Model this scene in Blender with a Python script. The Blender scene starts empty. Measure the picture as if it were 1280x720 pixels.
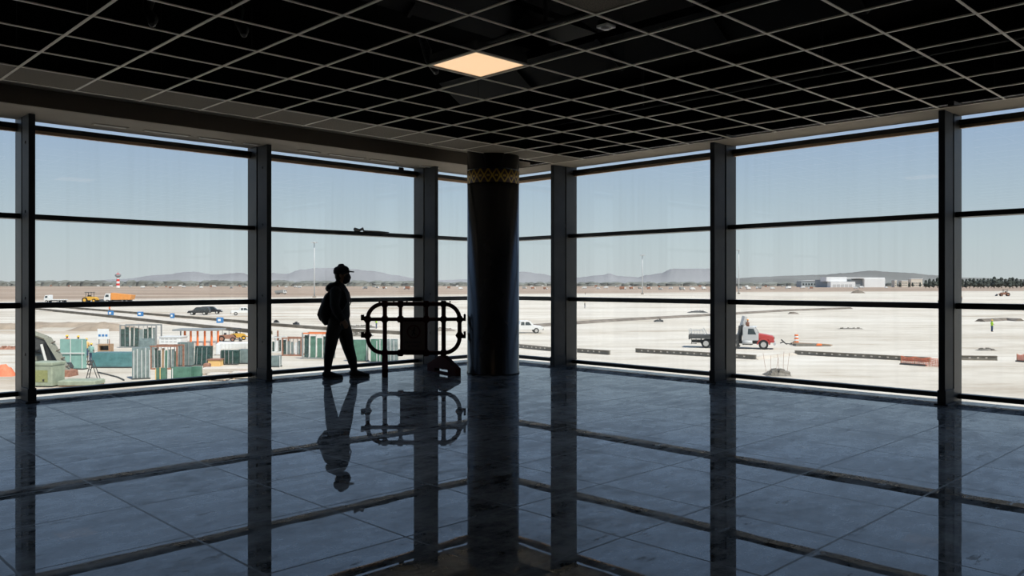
import bpy, bmesh, math, random
from mathutils import Vector, Matrix
from math import sin, cos, pi, radians as rad, atan2, sqrt
random.seed(11)
S = bpy.context.scene
COL = S.collection
# ---------------------------------------------------------------- camera frame
FPX = 1021.7; HOR = 354.8; TH = rad(45.48); EYE = 1.366; GZ = EYE - 7.0
Rv = Vector((sin(TH), -cos(TH), 0)); Fv = Vector((cos(TH), sin(TH), 0)); RZ = atan2(Rv.y, Rv.x)
A = 11.04; B = 10.38; CE = EYE + 1.95            # left glass plane y, right glass plane x, ceiling height
def pd(px, D, z=GZ):                              # a point at forward distance D seen at image column px
    v = Fv * D + Rv * ((px - 640) / FPX * D); return Vector((v.x, v.y, z))
def gp(px, py): return pd(px, 7.0 * FPX / (py - HOR))
def gd(py): return 7.0 * FPX / (py - HOR)
# ---------------------------------------------------------------- materials
def newmat(name):
    m = bpy.data.materials.new(name); m.use_nodes = True
    nt = m.node_tree; b = nt.nodes.get('Principled BSDF'); return m, nt, b
def N(nt, t, **kw):
    n = nt.nodes.new(t)
    for k, v in kw.items(): setattr(n, k, v)
    return n
def pm(name, c, rough=.6, metal=0, spec=.5, var=0, scale=8, emit=None, es=0, bump=0):
    m, nt, b = newmat(name)
    b.inputs['Base Color'].default_value = (*c, 1); b.inputs['Roughness'].default_value = rough
    b.inputs['Metallic'].default_value = metal; b.inputs['Specular IOR Level'].default_value = spec
    if var or bump:
        tc = N(nt, 'ShaderNodeTexCoord'); no = N(nt, 'ShaderNodeTexNoise')
        no.inputs['Scale'].default_value = scale; no.inputs['Detail'].default_value = 4
        nt.links.new(tc.outputs['Object'], no.inputs['Vector'])
        if var:
            r = N(nt, 'ShaderNodeValToRGB')
            r.color_ramp.elements[0].position = .3; r.color_ramp.elements[1].position = .7
            r.color_ramp.elements[0].color = (*[x * (1 - var) for x in c], 1)
            r.color_ramp.elements[1].color = (*[min(1, x * (1 + var)) for x in c], 1)
            nt.links.new(no.outputs['Fac'], r.inputs['Fac']); nt.links.new(r.outputs['Color'], b.inputs['Base Color'])
        if bump:
            bp = N(nt, 'ShaderNodeBump'); bp.inputs['Strength'].default_value = bump; bp.inputs['Distance'].default_value = .02
            nt.links.new(no.outputs['Fac'], bp.inputs['Height']); nt.links.new(bp.outputs['Normal'], b.inputs['Normal'])
    if emit:
        b.inputs['Emission Color'].default_value = (*emit, 1); b.inputs['Emission Strength'].default_value = es
    return m
M = {}
def mm(k, *a, **kw): M[k] = pm(k, *a, **kw)
mm('alu', (.035, .034, .032), .45, .3, var=.15, scale=3); mm('steel', (.024, .027, .031), .6, .1, spec=.3, var=.2, scale=4)
mm('black', (.012, .012, .013), .6); mm('lip', (.55, .36, .22), .6)
mm('plaster', (.40, .345, .275), .9, var=.05, scale=2); mm('stepshade', (.11, .09, .07), .9); mm('palestrip', (.8, .78, .72), .6)
mm('deck', (.006, .006, .006), .95, spec=.1); mm('duct', (.012, .012, .012), .6, .2, spec=.3); mm('foil', (.10, .10, .10), .35, .7, var=.3, scale=20)
mm('tbar', (.80, .72, .60), .5); mm('darkwall', (.05, .05, .05), .9, var=.1)
mm('fixture', (.7, .68, .64), .5); mm('lamp', (1, .85, .62), .5, emit=(.95, .61, .35), es=1.0)
mm('plastic_white', (.8, .79, .76), .4)
mm('skin', (.25, .15, .10), .55); mm('hair', (.012, .01, .009), .6); mm('hoodie', (.009, .009, .010), .9, var=.2, scale=30, bump=.2)
mm('trouser', (.025, .022, .02), .9, var=.15, scale=30, bump=.2); mm('shoe', (.02, .02, .02), .6); mm('sole', (.12, .12, .12), .7)
mm('cap', (.015, .015, .018), .85); mm('maskc', (.02, .02, .024), .85); mm('bag', (.012, .012, .013), .8, bump=.2, scale=40)
mm('barrier', (.06, .012, .009), .8, spec=.15, var=.1); mm('signplate', (.17, .13, .11), .6); mm('signink', (.03, .02, .02), .6); mm('signred', (.10, .02, .02), .6)
mm('rubber', (.02, .02, .02), .85); mm('hub', (.55, .53, .5), .5, .3); mm('vwhite', (.78, .78, .76), .4); mm('vgrey', (.55, .55, .54), .5)
mm('vdark', (.07, .072, .07), .6, var=.2); mm('vred', (.52, .07, .06), .4); mm('vyellow', (.75, .42, .06), .5); mm('vorange', (.80, .34, .09), .5)
mm('vblack', (.025, .027, .03), .35); mm('vglass', (.04, .06, .07), .1); mm('khaki', (.24, .24, .19), .7, var=.2); mm('palegreen', (.34, .38, .28), .7, var=.15, scale=3)
mm('olive', (.30, .31, .13), .7, var=.15); mm('teal', (.30, .50, .44), .3, var=.12, scale=2); mm('tealblue', (.12, .27, .28), .2, var=.2, scale=2)
mm('glassdark', (.05, .10, .09), .12, var=.3, scale=3); mm('glassgrey', (.27, .34, .33), .15, var=.25, scale=3); mm('glassgreen', (.12, .26, .19), .15, var=.25, scale=2)
mm('framegrey', (.35, .36, .35), .5, .2); mm('framewhite', (.75, .75, .72), .5); mm('rust', (.36, .18, .12), .8, var=.3, scale=6); mm('wood', (.42, .28, .17), .8, var=.2, scale=5)
mm('orange', (.9, .22, .06), .6); mm('orangenet', (.85, .25, .13), .7); mm('yellow', (.85, .55, .22), .6); mm('white', (.85, .85, .83), .6); mm('blue', (.05, .22, .5), .5)
mm('vest', (.45, .75, .05), .7); mm('vestorange', (.9, .25, .08), .7); mm('helmet', (.9, .55, .05), .4); mm('jeans', (.06, .09, .15), .9)
mm('concrete', (.27, .235, .19), .9, var=.15, scale=1.5); mm('concretepale', (.68, .61, .52), .9, var=.1, scale=1); mm('formwork', (.20, .185, .155), .8, var=.2, scale=2)
mm('kerbdark', (.17, .145, .11), .9, var=.3, scale=.5); mm('soil', (.36, .29, .22), 1, var=.2, scale=.4); mm('soildark', (.20, .17, .14), 1, var=.3, scale=.6); mm('rubble', (.22, .20, .17), 1, var=.35, scale=2); mm('lime', (.62, .55, .46), 1, var=.1, scale=1)
mm('hill', (.30, .30, .305), 1, spec=0, var=.12, scale=.0012); mm('hillgrey', (.215, .215, .205), 1, spec=0, var=.15, scale=.002)  # pale greys have the distance haze put into the base colour
mm('scrub', (.20, .205, .185), 1, spec=0, var=.3, scale=.01); mm('leaf', (.075, .085, .075), 1, spec=0, var=.35, scale=.15); mm('trunk', (.08, .06, .05), 1)
mm('hangar', (.80, .80, .79), .6); mm('hangargrey', (.30, .33, .34), .7); mm('mast', (.55, .56, .56), .5, .2); mm('redpaint', (.7, .06, .05), .5); mm('darkred', (.2, .04, .03), .8)  # the second hangar tone is a plain grey for walls and tower cabin

for k_, a_ in (('glassgrey', .72), ('glassdark', .85), ('glassgreen', .85)): M[k_].node_tree.nodes['Principled BSDF'].inputs['Alpha'].default_value = a_
def math_(nt, op, a, b=None, c=None):
    n = N(nt, 'ShaderNodeMath', operation=op)
    for i, v in enumerate((a, b, c)):
        if v is None: continue
        if isinstance(v, (int, float)): n.inputs[i].default_value = v
        else: nt.links.new(v, n.inputs[i])
    return n.outputs[0]
def glassmat(name, tint, dirt=.02):
    m = bpy.data.materials.new(name); m.use_nodes = True; nt = m.node_tree; nt.nodes.clear()
    o = N(nt, 'ShaderNodeOutputMaterial'); tr = N(nt, 'ShaderNodeBsdfTransparent'); tr.inputs[0].default_value = (*tint, 1)
    gl = N(nt, 'ShaderNodeBsdfGlossy'); gl.inputs['Roughness'].default_value = .0
    lw = N(nt, 'ShaderNodeLayerWeight'); lw.inputs[0].default_value = .5
    fr = math_(nt, 'MULTIPLY_ADD', math_(nt, 'POWER', lw.outputs['Facing'], 5.0), .96, .03)
    mx = N(nt, 'ShaderNodeMixShader'); nt.links.new(fr, mx.inputs[0]); nt.links.new(tr.outputs[0], mx.inputs[1]); nt.links.new(gl.outputs[0], mx.inputs[2])
    df = N(nt, 'ShaderNodeBsdfDiffuse'); df.inputs[0].default_value = (.6, .58, .52, 1)
    tc = N(nt, 'ShaderNodeTexCoord'); mp = N(nt, 'ShaderNodeMapping'); mp.inputs['Scale'].default_value = (14, 14, .5)
    no = N(nt, 'ShaderNodeTexNoise'); no.inputs['Scale'].default_value = 1.0; no.inputs['Detail'].default_value = 5
    mr = N(nt, 'ShaderNodeMapRange'); mr.inputs[1].default_value = .45; mr.inputs[2].default_value = .8; mr.inputs[3].default_value = dirt * .3; mr.inputs[4].default_value = dirt * 4
    nt.links.new(tc.outputs['Object'], mp.inputs[0]); nt.links.new(mp.outputs[0], no.inputs['Vector']); nt.links.new(no.outputs['Fac'], mr.inputs[0])
    m2 = N(nt, 'ShaderNodeMixShader'); nt.links.new(mr.outputs[0], m2.inputs[0]); nt.links.new(mx.outputs[0], m2.inputs[1]); nt.links.new(df.outputs[0], m2.inputs[2])
    nt.links.new(m2.outputs[0], o.inputs[0]); return m
M['pane'] = glassmat('pane', (.93, .95, .95), .006); M['paneclear'] = glassmat('paneclear', (.97, .98, .98), .004)

def ramp(nt, fac, stops):
    r = N(nt, 'ShaderNodeValToRGB'); e = r.color_ramp.elements
    e[0].position, e[0].color = stops[0][0], (*stops[0][1], 1); e[1].position, e[1].color = stops[-1][0], (*stops[-1][1], 1)
    for p, c in stops[1:-1]:
        x = e.new(p); x.color = (*c, 1)
    nt.links.new(fac, r.inputs['Fac']); return r.outputs['Color']
def mixc(nt, f, a, b, mode='MIX'):
    n = N(nt, 'ShaderNodeMix', data_type='RGBA', blend_type=mode)
    if isinstance(f, (int, float)): n.inputs[0].default_value = f
    else: nt.links.new(f, n.inputs[0])
    for i, v in ((6, a), (7, b)):
        if isinstance(v, tuple): n.inputs[i].default_value = (*v, 1)
        else: nt.links.new(v, n.inputs[i])
    return n.outputs[2]
def noise(nt, vec, scale, detail=4, rough=.55, sc=None):
    if sc:
        mp = N(nt, 'ShaderNodeMapping'); mp.inputs['Scale'].default_value = sc; nt.links.new(vec, mp.inputs[0]); vec = mp.outputs[0]
    n = N(nt, 'ShaderNodeTexNoise'); n.inputs['Scale'].default_value = scale; n.inputs['Detail'].default_value = detail; n.inputs['Roughness'].default_value = rough
    nt.links.new(vec, n.inputs['Vector']); return n.outputs['Fac']

# polished floor: dusty slate slabs with narrow joints
def floormat():
    m, nt, b = newmat('polished_floor'); tc = N(nt, 'ShaderNodeTexCoord'); v = tc.outputs['Object']
    sx = N(nt, 'ShaderNodeSeparateXYZ'); nt.links.new(v, sx.inputs[0])
    wob = noise(nt, v, 1.2, 2)
    def joint(c, off, pitch, w):
        a = math_(nt, 'DIVIDE', math_(nt, 'SUBTRACT', math_(nt, 'ADD', c, math_(nt, 'MULTIPLY', wob, .012)), off), pitch)
        d = math_(nt, 'ABSOLUTE', math_(nt, 'SUBTRACT', math_(nt, 'FRACT', math_(nt, 'ADD', a, .5)), .5))
        return math_(nt, 'LESS_THAN', d, w / pitch)
    j1 = joint(sx.outputs[0], 1.87, .823, .007); j2 = joint(sx.outputs[1], 1.90, .828, .007)
    jo = math_(nt, 'MAXIMUM', j1, j2)
    n1 = noise(nt, v, 1.1, 9, .68); n2 = noise(nt, v, 4.5, 9, .72, (.55, 1, 1)); n3 = noise(nt, v, 17, 8, .75, (.6, .6, 1))
    dust = math_(nt, 'MULTIPLY_ADD', n1, .30, math_(nt, 'MULTIPLY_ADD', n2, .46, math_(nt, 'MULTIPLY', n3, .30)))
    c = ramp(nt, dust, [(.42, (.012, .013, .015)), (.52, (.05, .053, .058)), (.66, (.10, .105, .11))])
    # per slab tone
    fx = math_(nt, 'FLOOR', math_(nt, 'DIVIDE', math_(nt, 'SUBTRACT', sx.outputs[0], 1.87), .823)); fy = math_(nt, 'FLOOR', math_(nt, 'DIVIDE', math_(nt, 'SUBTRACT', sx.outputs[1], 1.90), .828))
    cb = N(nt, 'ShaderNodeCombineXYZ'); nt.links.new(fx, cb.inputs[0]); nt.links.new(fy, cb.inputs[1])
    wn = N(nt, 'ShaderNodeTexWhiteNoise', noise_dimensions='3D'); nt.links.new(cb.outputs[0], wn.inputs['Vector'])
    tone = N(nt, 'ShaderNodeMapRange'); tone.inputs[3].default_value = .75; tone.inputs[4].default_value = 1.2; nt.links.new(wn.outputs['Value'], tone.inputs[0])
    hs = N(nt, 'ShaderNodeHueSaturation'); nt.links.new(c, hs.inputs['Color']); nt.links.new(tone.outputs[0], hs.inputs['Value'])
    scuff = math_(nt, 'GREATER_THAN', noise(nt, v, 3.2, 9, .78, (.5, 1.6, 1)), .618)
    c2 = mixc(nt, math_(nt, 'MULTIPLY', scuff, .75), hs.outputs[0], (.012, .012, .013))
    c3 = mixc(nt, jo, c2, (.006, .006, .006)); nt.links.new(c3, b.inputs['Base Color'])
    fl = math_(nt, 'MAXIMUM', jo, math_(nt, 'MULTIPLY', scuff, .8))
    nt.links.new(math_(nt, 'MULTIPLY_ADD', fl, .3, .012), b.inputs['Roughness'])
    b.inputs['IOR'].default_value = 1.75
    nt.links.new(math_(nt, 'MULTIPLY', .5, math_(nt, 'SUBTRACT', 1, math_(nt, 'MULTIPLY', fl, .75))), b.inputs['Specular IOR Level'])
    bp = N(nt, 'ShaderNodeBump'); bp.inputs['Strength'].default_value = .02; bp.inputs['Distance'].default_value = .02
    nt.links.new(noise(nt, v, 1.6, 2), bp.inputs['Height']); nt.links.new(bp.outputs[0], b.inputs['Normal'])
    # film of dust: rough, pale, broken up in streaks and by slab
    d = N(nt, 'ShaderNodeBsdfPrincipled'); d.inputs['Roughness'].default_value = .42; d.inputs['IOR'].default_value = 1.5
    nt.links.new(mixc(nt, jo, mixc(nt, math_(nt, 'MULTIPLY', scuff, .8), (.19, .187, .18), (.012, .012, .012)), (.01, .01, .01)), d.inputs['Base Color'])
    fm = N(nt, 'ShaderNodeMapRange'); fm.inputs[1].default_value = .45; fm.inputs[2].default_value = .62; fm.inputs[3].default_value = .06; fm.inputs[4].default_value = .62; nt.links.new(dust, fm.inputs[0])
    ft = math_(nt, 'MULTIPLY', math_(nt, 'MULTIPLY', fm.outputs[0], tone.outputs[0]), math_(nt, 'SUBTRACT', 1, math_(nt, 'MULTIPLY', jo, .6)))
    mx = N(nt, 'ShaderNodeMixShader'); nt.links.new(ft, mx.inputs[0]); nt.links.new(b.outputs[0], mx.inputs[1]); nt.links.new(d.outputs[0], mx.inputs[2])
    nt.links.new(mx.outputs[0], nt.nodes['Material Output'].inputs[0]); return m
M['floor'] = floormat()
# apron: graded white lime near the terminal, brown earth far off
def groundmat():
    m, nt, b = newmat('apron_ground'); tc = N(nt, 'ShaderNodeTexCoord'); v = tc.outputs['Object']
    vd = N(nt, 'ShaderNodeVectorMath', operation='DOT_PRODUCT'); nt.links.new(v, vd.inputs[0]); vd.inputs[1].default_value = Fv[:]
    vs = N(nt, 'ShaderNodeVectorMath', operation='DOT_PRODUCT'); nt.links.new(v, vs.inputs[0]); vs.inputs[1].default_value = Rv[:]
    d, s = vd.outputs['Value'], vs.outputs['Value']
    cb = N(nt, 'ShaderNodeCombineXYZ'); nt.links.new(s, cb.inputs[0]); nt.links.new(d, cb.inputs[1]); w = cb.outputs[0]
    big = noise(nt, w, .03, 6, .65, (.35, 1.2, 1)); fine = noise(nt, w, .3, 8, .72, (.35, .9, 1)); huge = noise(nt, w, .006, 4, .55, (.5, 1.5, 1))
    near = ramp(nt, math_(nt, 'MULTIPLY_ADD', fine, .45, math_(nt, 'MULTIPLY', big, .6)), [(.39, (.44, .37, .29)), (.47, (.59, .525, .435)), (.53, (.665, .605, .515)), (.61, (.74, .685, .60))])
    far = ramp(nt, noise(nt, w, .012, 6, .65, (.25, 1.6, 1)), [(.3, (.27, .20, .15)), (.5, (.38, .29, .225)), (.68, (.56, .47, .38))])
    # boundary of the graded apron lies nearer on the left than on the right
    lim = math_(nt, 'ADD', math_(nt, 'ADD', math_(nt, 'MINIMUM', math_(nt, 'MULTIPLY', s, .5), math_(nt, 'MULTIPLY', s, 1.2)), 470), math_(nt, 'MULTIPLY', huge, 220))
    mr = N(nt, 'ShaderNodeMapRange', interpolation_type='SMOOTHSTEP'); mr.inputs[1].default_value = -60; mr.inputs[2].default_value = 60
    nt.links.new(math_(nt, 'SUBTRACT', d, lim), mr.inputs[0])
    col = mixc(nt, mr.outputs[0], near, far)
    # earth patches in the yard on the left
    yard = math_(nt, 'MULTIPLY', math_(nt, 'LESS_THAN', s, -20), math_(nt, 'GREATER_THAN', noise(nt, w, .05, 5, .6, (.4, 1.4, 1)), .56))
    col = mixc(nt, math_(nt, 'MULTIPLY', yard, .5), col, (.46, .35, .25))
    # wheel tracks
    tr = math_(nt, 'GREATER_THAN', noise(nt, w, .09, 6, .7, (.12, 2.2, 1)), .63)
    col = mixc(nt, math_(nt, 'MULTIPLY', tr, .22), col, (.33, .27, .21))
    nt.links.new(col, b.inputs['Base Color']); b.inputs['Roughness'].default_value = 1; b.inputs['Specular IOR Level'].default_value = .05
    return m
M['ground'] = groundmat()
def tilemat():
    m, nt, b = newmat('acoustic_tile'); tc = N(nt, 'ShaderNodeTexCoord'); n = noise(nt, tc.outputs['Object'], 90, 3, .7)
    nt.links.new(ramp(nt, n, [(.35, (.11, .09, .065)), (.55, (.24, .20, .15))]), b.inputs['Base Color']); b.inputs['Roughness'].default_value = .95; return m
M['tile'] = tilemat()
def bandmat():
    m, nt, b = newmat('woven_band'); tc = N(nt, 'ShaderNodeTexCoord'); sx = N(nt, 'ShaderNodeSeparateXYZ'); nt.links.new(tc.outputs['Object'], sx.inputs[0])
    an = math_(nt, 'DIVIDE', math_(nt, 'ARCTAN2', sx.outputs[1], sx.outputs[0]), 2 * pi)
    def tri(ph):
        f = math_(nt, 'FRACT', math_(nt, 'ADD', math_(nt, 'MULTIPLY', an, 10), ph)); return math_(nt, 'ABSOLUTE', math_(nt, 'MULTIPLY_ADD', f, 2, -1))
    h = math_(nt, 'DIVIDE', sx.outputs[2], .2)
    def ln(ph, wd):
        return math_(nt, 'LESS_THAN', math_(nt, 'ABSOLUTE', math_(nt, 'SUBTRACT', tri(ph), h)), wd)
    y = math_(nt, 'MAXIMUM', ln(0, .11), ln(.5, .11))
    lo = math_(nt, 'LESS_THAN', math_(nt, 'ABSOLUTE', math_(nt, 'SUBTRACT', h, .5)), .08)
    y = math_(nt, 'MAXIMUM', y, math_(nt, 'MULTIPLY', lo, math_(nt, 'LESS_THAN', math_(nt, 'ABSOLUTE', math_(nt, 'SUBTRACT', tri(.25), .5)), .2)))
    nt.links.new(mixc(nt, y, (.035, .009, .006), (.40, .25, .02)), b.inputs['Base Color']); b.inputs['Roughness'].default_value = .6; return m
M['band'] = bandmat()
M['column'] = pm('column', (.014, .014, .016), .25, var=.15, scale=3)

# ---------------------------------------------------------------- mesh builder
class MB:
    def __init__(s): s.v = []; s.f = []; s.m = Matrix.Identity(4)
    def add(s, vs, fs):
        o = len(s.v); s.v += [s.m @ Vector(v) for v in vs]; s.f += [tuple(o + i for i in f) for f in fs]; return s
    def box(s, x0, x1, y0, y1, z0, z1):
        vs = [(x0, y0, z0), (x1, y0, z0), (x1, y1, z0), (x0, y1, z0), (x0, y0, z1), (x1, y0, z1), (x1, y1, z1), (x0, y1, z1)]
        return s.add(vs, [(0, 3, 2, 1), (4, 5, 6, 7), (0, 1, 5, 4), (1, 2, 6, 5), (2, 3, 7, 6), (3, 0, 4, 7)])
    def cbox(s, x0, x1, y0, y1, z0, z1, c=.02):
        # box with its upright edges and top chamfered
        def ring(i, z): return [(x0 + i + c, y0 + i, z), (x1 - i - c, y0 + i, z), (x1 - i, y0 + i + c, z), (x1 - i, y1 - i - c, z), (x1 - i - c, y1 - i, z), (x0 + i + c, y1 - i, z), (x0 + i, y1 - i - c, z), (x0 + i, y0 + i + c, z)]
        return s.rings([ring(0, z0), ring(0, z1 - c), ring(c * .9, z1)])
    def rings(s, rs, closed=True):
        n = len(rs[0]); vs = [p for r in rs for p in r]; fs = []
        for k in range(len(rs) - 1):
            for i in range(n):
                j = (i + 1) % n; fs.append((k * n + i, k * n + j, (k + 1) * n + j, (k + 1) * n + i))
        if closed: fs.append(tuple(reversed(range(n)))); fs.append(tuple((len(rs) - 1) * n + i for i in range(n)))
        return s.add(vs, fs)
    def prism(s, pts, y0, y1):                    # polygon in x,z extruded along y
        n = len(pts); vs = [(x, y0, z) for x, z in pts] + [(x, y1, z) for x, z in pts]
        return s.add(vs, [tuple(range(n)), tuple(reversed(range(n, 2 * n)))] + [(i, n + i, n + (i + 1) % n, (i + 1) % n) for i in range(n)])
    def loft(s, pts, rad_, seg=10, ref=(0, 1, 0), caps=True):
        pts = [Vector(p) for p in pts]; rr = [(r, r) if isinstance(r, (int, float)) else r for r in rad_]
        ref = Vector(ref); P2 = []; R2 = []; T = []
        for i, p in enumerate(pts):
            t = (pts[min(i + 1, len(pts) - 1)] - pts[max(i - 1, 0)]).normalized()
            P2.append(p); R2.append(rr[i]); T.append(t)
        if caps:
            k = .62
            a = (rr[0][0] + rr[0][1]) / 2; P2.insert(0, pts[0] - T[0] * a * k); R2.insert(0, (rr[0][0] * .6, rr[0][1] * .6)); T.insert(0, T[0])
            a = (rr[-1][0] + rr[-1][1]) / 2; P2.append(pts[-1] + T[-1] * a * k); R2.append((rr[-1][0] * .6, rr[-1][1] * .6)); T.append(T[-1])
        rings = []
        for p, r, t in zip(P2, R2, T):
            bx = ref.cross(t)
            if bx.length < 1e-3: bx = Vector((1, 0, 0)).cross(t)
            bx.normalize(); by = t.cross(bx).normalized()
            rings.append([p + bx * (cos(2 * pi * k / seg) * r[0]) + by * (sin(2 * pi * k / seg) * r[1]) for k in range(seg)])
        return s.rings(rings)
    def tube(s, pts, r, seg=8): return s.loft(pts, [r] * len(pts), seg, ref=(0, 0, 1) if abs((Vector(pts[-1]) - Vector(pts[0])).normalized().z) < .9 else (0, 1, 0), caps=False)
    def bar(s, p, q, w, h=None):                  # rectangular bar between two points
        return s.loft([p, q], [(w * .7071, (h or w) * .7071)] * 2, 4, ref=(0, 0, 1) if abs((Vector(q) - Vector(p)).normalized().z) < .9 else (0, 1, 0), caps=False)
    def lathe(s, prof, seg=24, c=(0, 0, 0), axis='z'):
        rs = []
        for r, h in prof:
            ring = []
            for k in range(seg):
                a = 2 * pi * k / seg; x, y = r * cos(a), r * sin(a)
                ring.append((c[0] + x, c[1] + y, c[2] + h) if axis == 'z' else (c[0] + x, c[1] - h, c[2] + y) if axis == 'y' else (c[0] + h, c[1] + x, c[2] + y))
            rs.append(ring)
        return s.rings(rs)
    def ball(s, c, r, seg=12, n=8):
        r = (r, r, r) if isinstance(r, (int, float)) else r; rs = []
        for i in range(1, n):
            a = pi * i / n - pi / 2; rs.append([(c[0] + r[0] * cos(a) * cos(2 * pi * k / seg), c[1] + r[1] * cos(a) * sin(2 * pi * k / seg), c[2] + r[2] * sin(a)) for k in range(seg)])
        return s.rings(rs)
    def build(s, name, mat, parent=None, smooth=False, bevel=0):
        me = bpy.data.meshes.new(name); me.from_pydata([tuple(v) for v in s.v], [], s.f); me.update()
        bm = bmesh.new(); bm.from_mesh(me); bmesh.ops.recalc_face_normals(bm, faces=bm.faces); bm.to_mesh(me); bm.free()
        if mat: me.materials.append(M[mat] if isinstance(mat, str) else mat)
        o = bpy.data.objects.new(name, me); COL.objects.link(o)
        if parent: o.parent = parent
        if smooth:
            for p in me.polygons: p.use_smooth = True
        if bevel:
            md = o.modifiers.new('bevel', 'BEVEL'); md.width = bevel; md.segments = 2; md.limit_method = 'ANGLE'
        return o
def each(m, name, mat, parent, **kw):
    # every loose piece of the builder becomes a part of its own
    n = len(m.v); p = list(range(n))
    def fd(a):
        while p[a] != a: p[a] = p[p[a]]; a = p[a]
        return a
    for f in m.f:
        for q in f[1:]: p[fd(q)] = fd(f[0])
    gr = {}
    for f in m.f: gr.setdefault(fd(f[0]), []).append(f)
    for fs in gr.values():
        ix = sorted({q for f in fs for q in f}); mp = {q: k for k, q in enumerate(ix)}
        b = MB(); b.v = [m.v[q] for q in ix]; b.f = [tuple(mp[q] for q in f) for f in fs]; b.build(name, mat, parent, **kw)
def remesh(o, voxel, it=3):
    md = o.modifiers.new('r', 'REMESH'); md.mode = 'VOXEL'; md.voxel_size = voxel; md.use_smooth_shade = True
    sm = o.modifiers.new('s', 'SMOOTH'); sm.iterations = it; sm.factor = .5
    dg = bpy.context.evaluated_depsgraph_get(); me = bpy.data.meshes.new_from_object(o.evaluated_get(dg))
    o.modifiers.clear(); o.data = me; return o
def tag(o, label, cat, group=None):
    o['label'] = label; o['category'] = cat
    if group: o['group'] = group
    return o
def thing(name, label, cat, loc=(0, 0, 0), rz=0, group=None):
    o = bpy.data.objects.new(name, None); COL.objects.link(o); o.location = loc; o.rotation_euler = (0, 0, rz); o.empty_display_size = .1
    return tag(o, label, cat, group)
def dup(root, loc, rz, label, group=None, scale=None):
    r = root.copy(); COL.objects.link(r); r.location = loc; r.rotation_euler = (0, 0, rz); r['label'] = label
    if group: r['group'] = group
    if scale: r.scale = scale
    for ch in list(root.children):
        c = ch.copy(); COL.objects.link(c); c.parent = r
        for g in list(ch.children):
            d = g.copy(); COL.objects.link(d); d.parent = c
    return r
def struct(o): o['kind'] = 'structure'; return o
def label(o, t): o['label'] = t; return o

# ================================================================ the room
X0, Y0 = -8.0, -8.0
struct(MB().box(X0, B + .03, Y0, A + .03, -.35, 0).build('floor', 'floor'))
struct(MB().box(X0, B + .5, Y0, A + .5, CE + 1.3, CE + 1.5).build('ceiling', 'deck'))
struct(MB().box(X0 - .2, X0, Y0, A + .3, -.35, CE + 1.3).build('wall_west', 'darkwall'))
struct(MB().box(X0, B + .3, Y0 - .2, Y0, -.35, CE + 1.3).build('wall_south', 'darkwall'))
LM = [-3.30, -.335, 2.645, 5.595, 8.605]; RM = [9.095, 6.10, 3.16, .20, -2.76]
struct(MB().box(X0, LM[0] - .04, A - .02, A + .2, -.35, CE + .2).build('wall_north', 'darkwall'))
struct(MB().box(B - .02, B + .2, Y0, RM[-1] - .04, -.35, CE + .2).build('wall_east', 'darkwall'))
mb = MB(); mb.box(X0, B + .3, A + .1, A + .3, CE + .18, CE + 1.3); mb.box(B + .1, B + .3, Y0, A + .1, CE + .18, CE + 1.3); struct(mb.build('wall_parapet', 'deck'))
# soffits round the tile field and the recess between
SE, RE = 10.1, 9.02; TX = 9.77
struct(MB().box(X0, B + .0, SE, A + .0, CE, CE + .2).build('trim_1', 'plaster'))
struct(MB().box(TX, B + .0, Y0, SE, CE, CE + .015).build('trim_2', 'plaster'))
struct(MB().box(X0, TX, RE, SE, CE + .2, CE + .215).build('trim_3', 'plaster'))
struct(MB().box(X0, TX, SE - .012, SE, CE + .004, CE + .2).build('trim_shade', 'stepshade'))  # added thin strip, its dark colour paints shade on the soffit's room-side face
mb = MB(); mb.box(X0, TX, RE - .004, RE, CE + .03, CE + 1.3); struct(mb.build('wall_bulkhead', 'deck'))

# windows: rails, mullion and panes of each bay
zb0, zb1 = .036, EYE - 1.276
RAILS = [('bottom_rail', zb0, zb1, 'alu'), ('lower_transom', EYE - .256 - .033, EYE - .256 + .033, 'alu'), ('upper_transom', EYE + .797 - .030, EYE + .797 + .030, 'alu'),
         ('head_lip', EYE + 1.808, EYE + 1.846, 'lip'), ('head_transom', EYE + 1.846, EYE + 1.903, 'alu')]
def window(n, wall, u0, u1):
    r = struct(bpy.data.objects.new('window_%d' % n, None)); COL.objects.link(r)
    def bx(name, a0, a1, d0, d1, z0, z1, mat):      # a along the wall, d outward from the glass line
        m = MB()
        if wall == 'L': m.box(a0, a1, A + d0, A + d1, z0, z1)
        else: m.box(B + d0, B + d1, a0, a1, z0, z1)
        return m.build(name, mat, r)
    for nm, z0, z1, mat in RAILS:
        bx(nm, u0 + .035, u1 - .035, {'head_lip': -.01, 'head_transom': -.035, 'bottom_rail': -.06}.get(nm, -.15), .04, z0, z1, mat)
    bx('mullion', u0 - .035, u0 + .035, -.20, .06, 0, CE + .15, 'alu')
    zs = [0.0] + [(a + b) / 2 for _, a, b, k in RAILS[1:3]] + [EYE + 1.85]
    for a, b in zip(zs[:-1], zs[1:]): bx('pane', u0 + .03, u1 - .03, .0, .012, a, b, 'pane')
    bx('pane', u0 + .03, u1 - .03, .0, .012, EYE + 1.9, CE + .15, 'paneclear')
    return r
k = 1
for u0, u1 in zip(LM, LM[1:] + [B]): window(k, 'L', u0, u1); k += 1
window(k, 'R', RM[0], A); k += 1
for u0, u1 in zip(RM[1:], RM[:-1]): window(k, 'R', u0, u1); k += 1
mb = MB(); mb.box(B - .06, B + .06, A - .06, A + .06, 0, CE + .15); struct(mb.build('trim_4', 'alu'))
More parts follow.
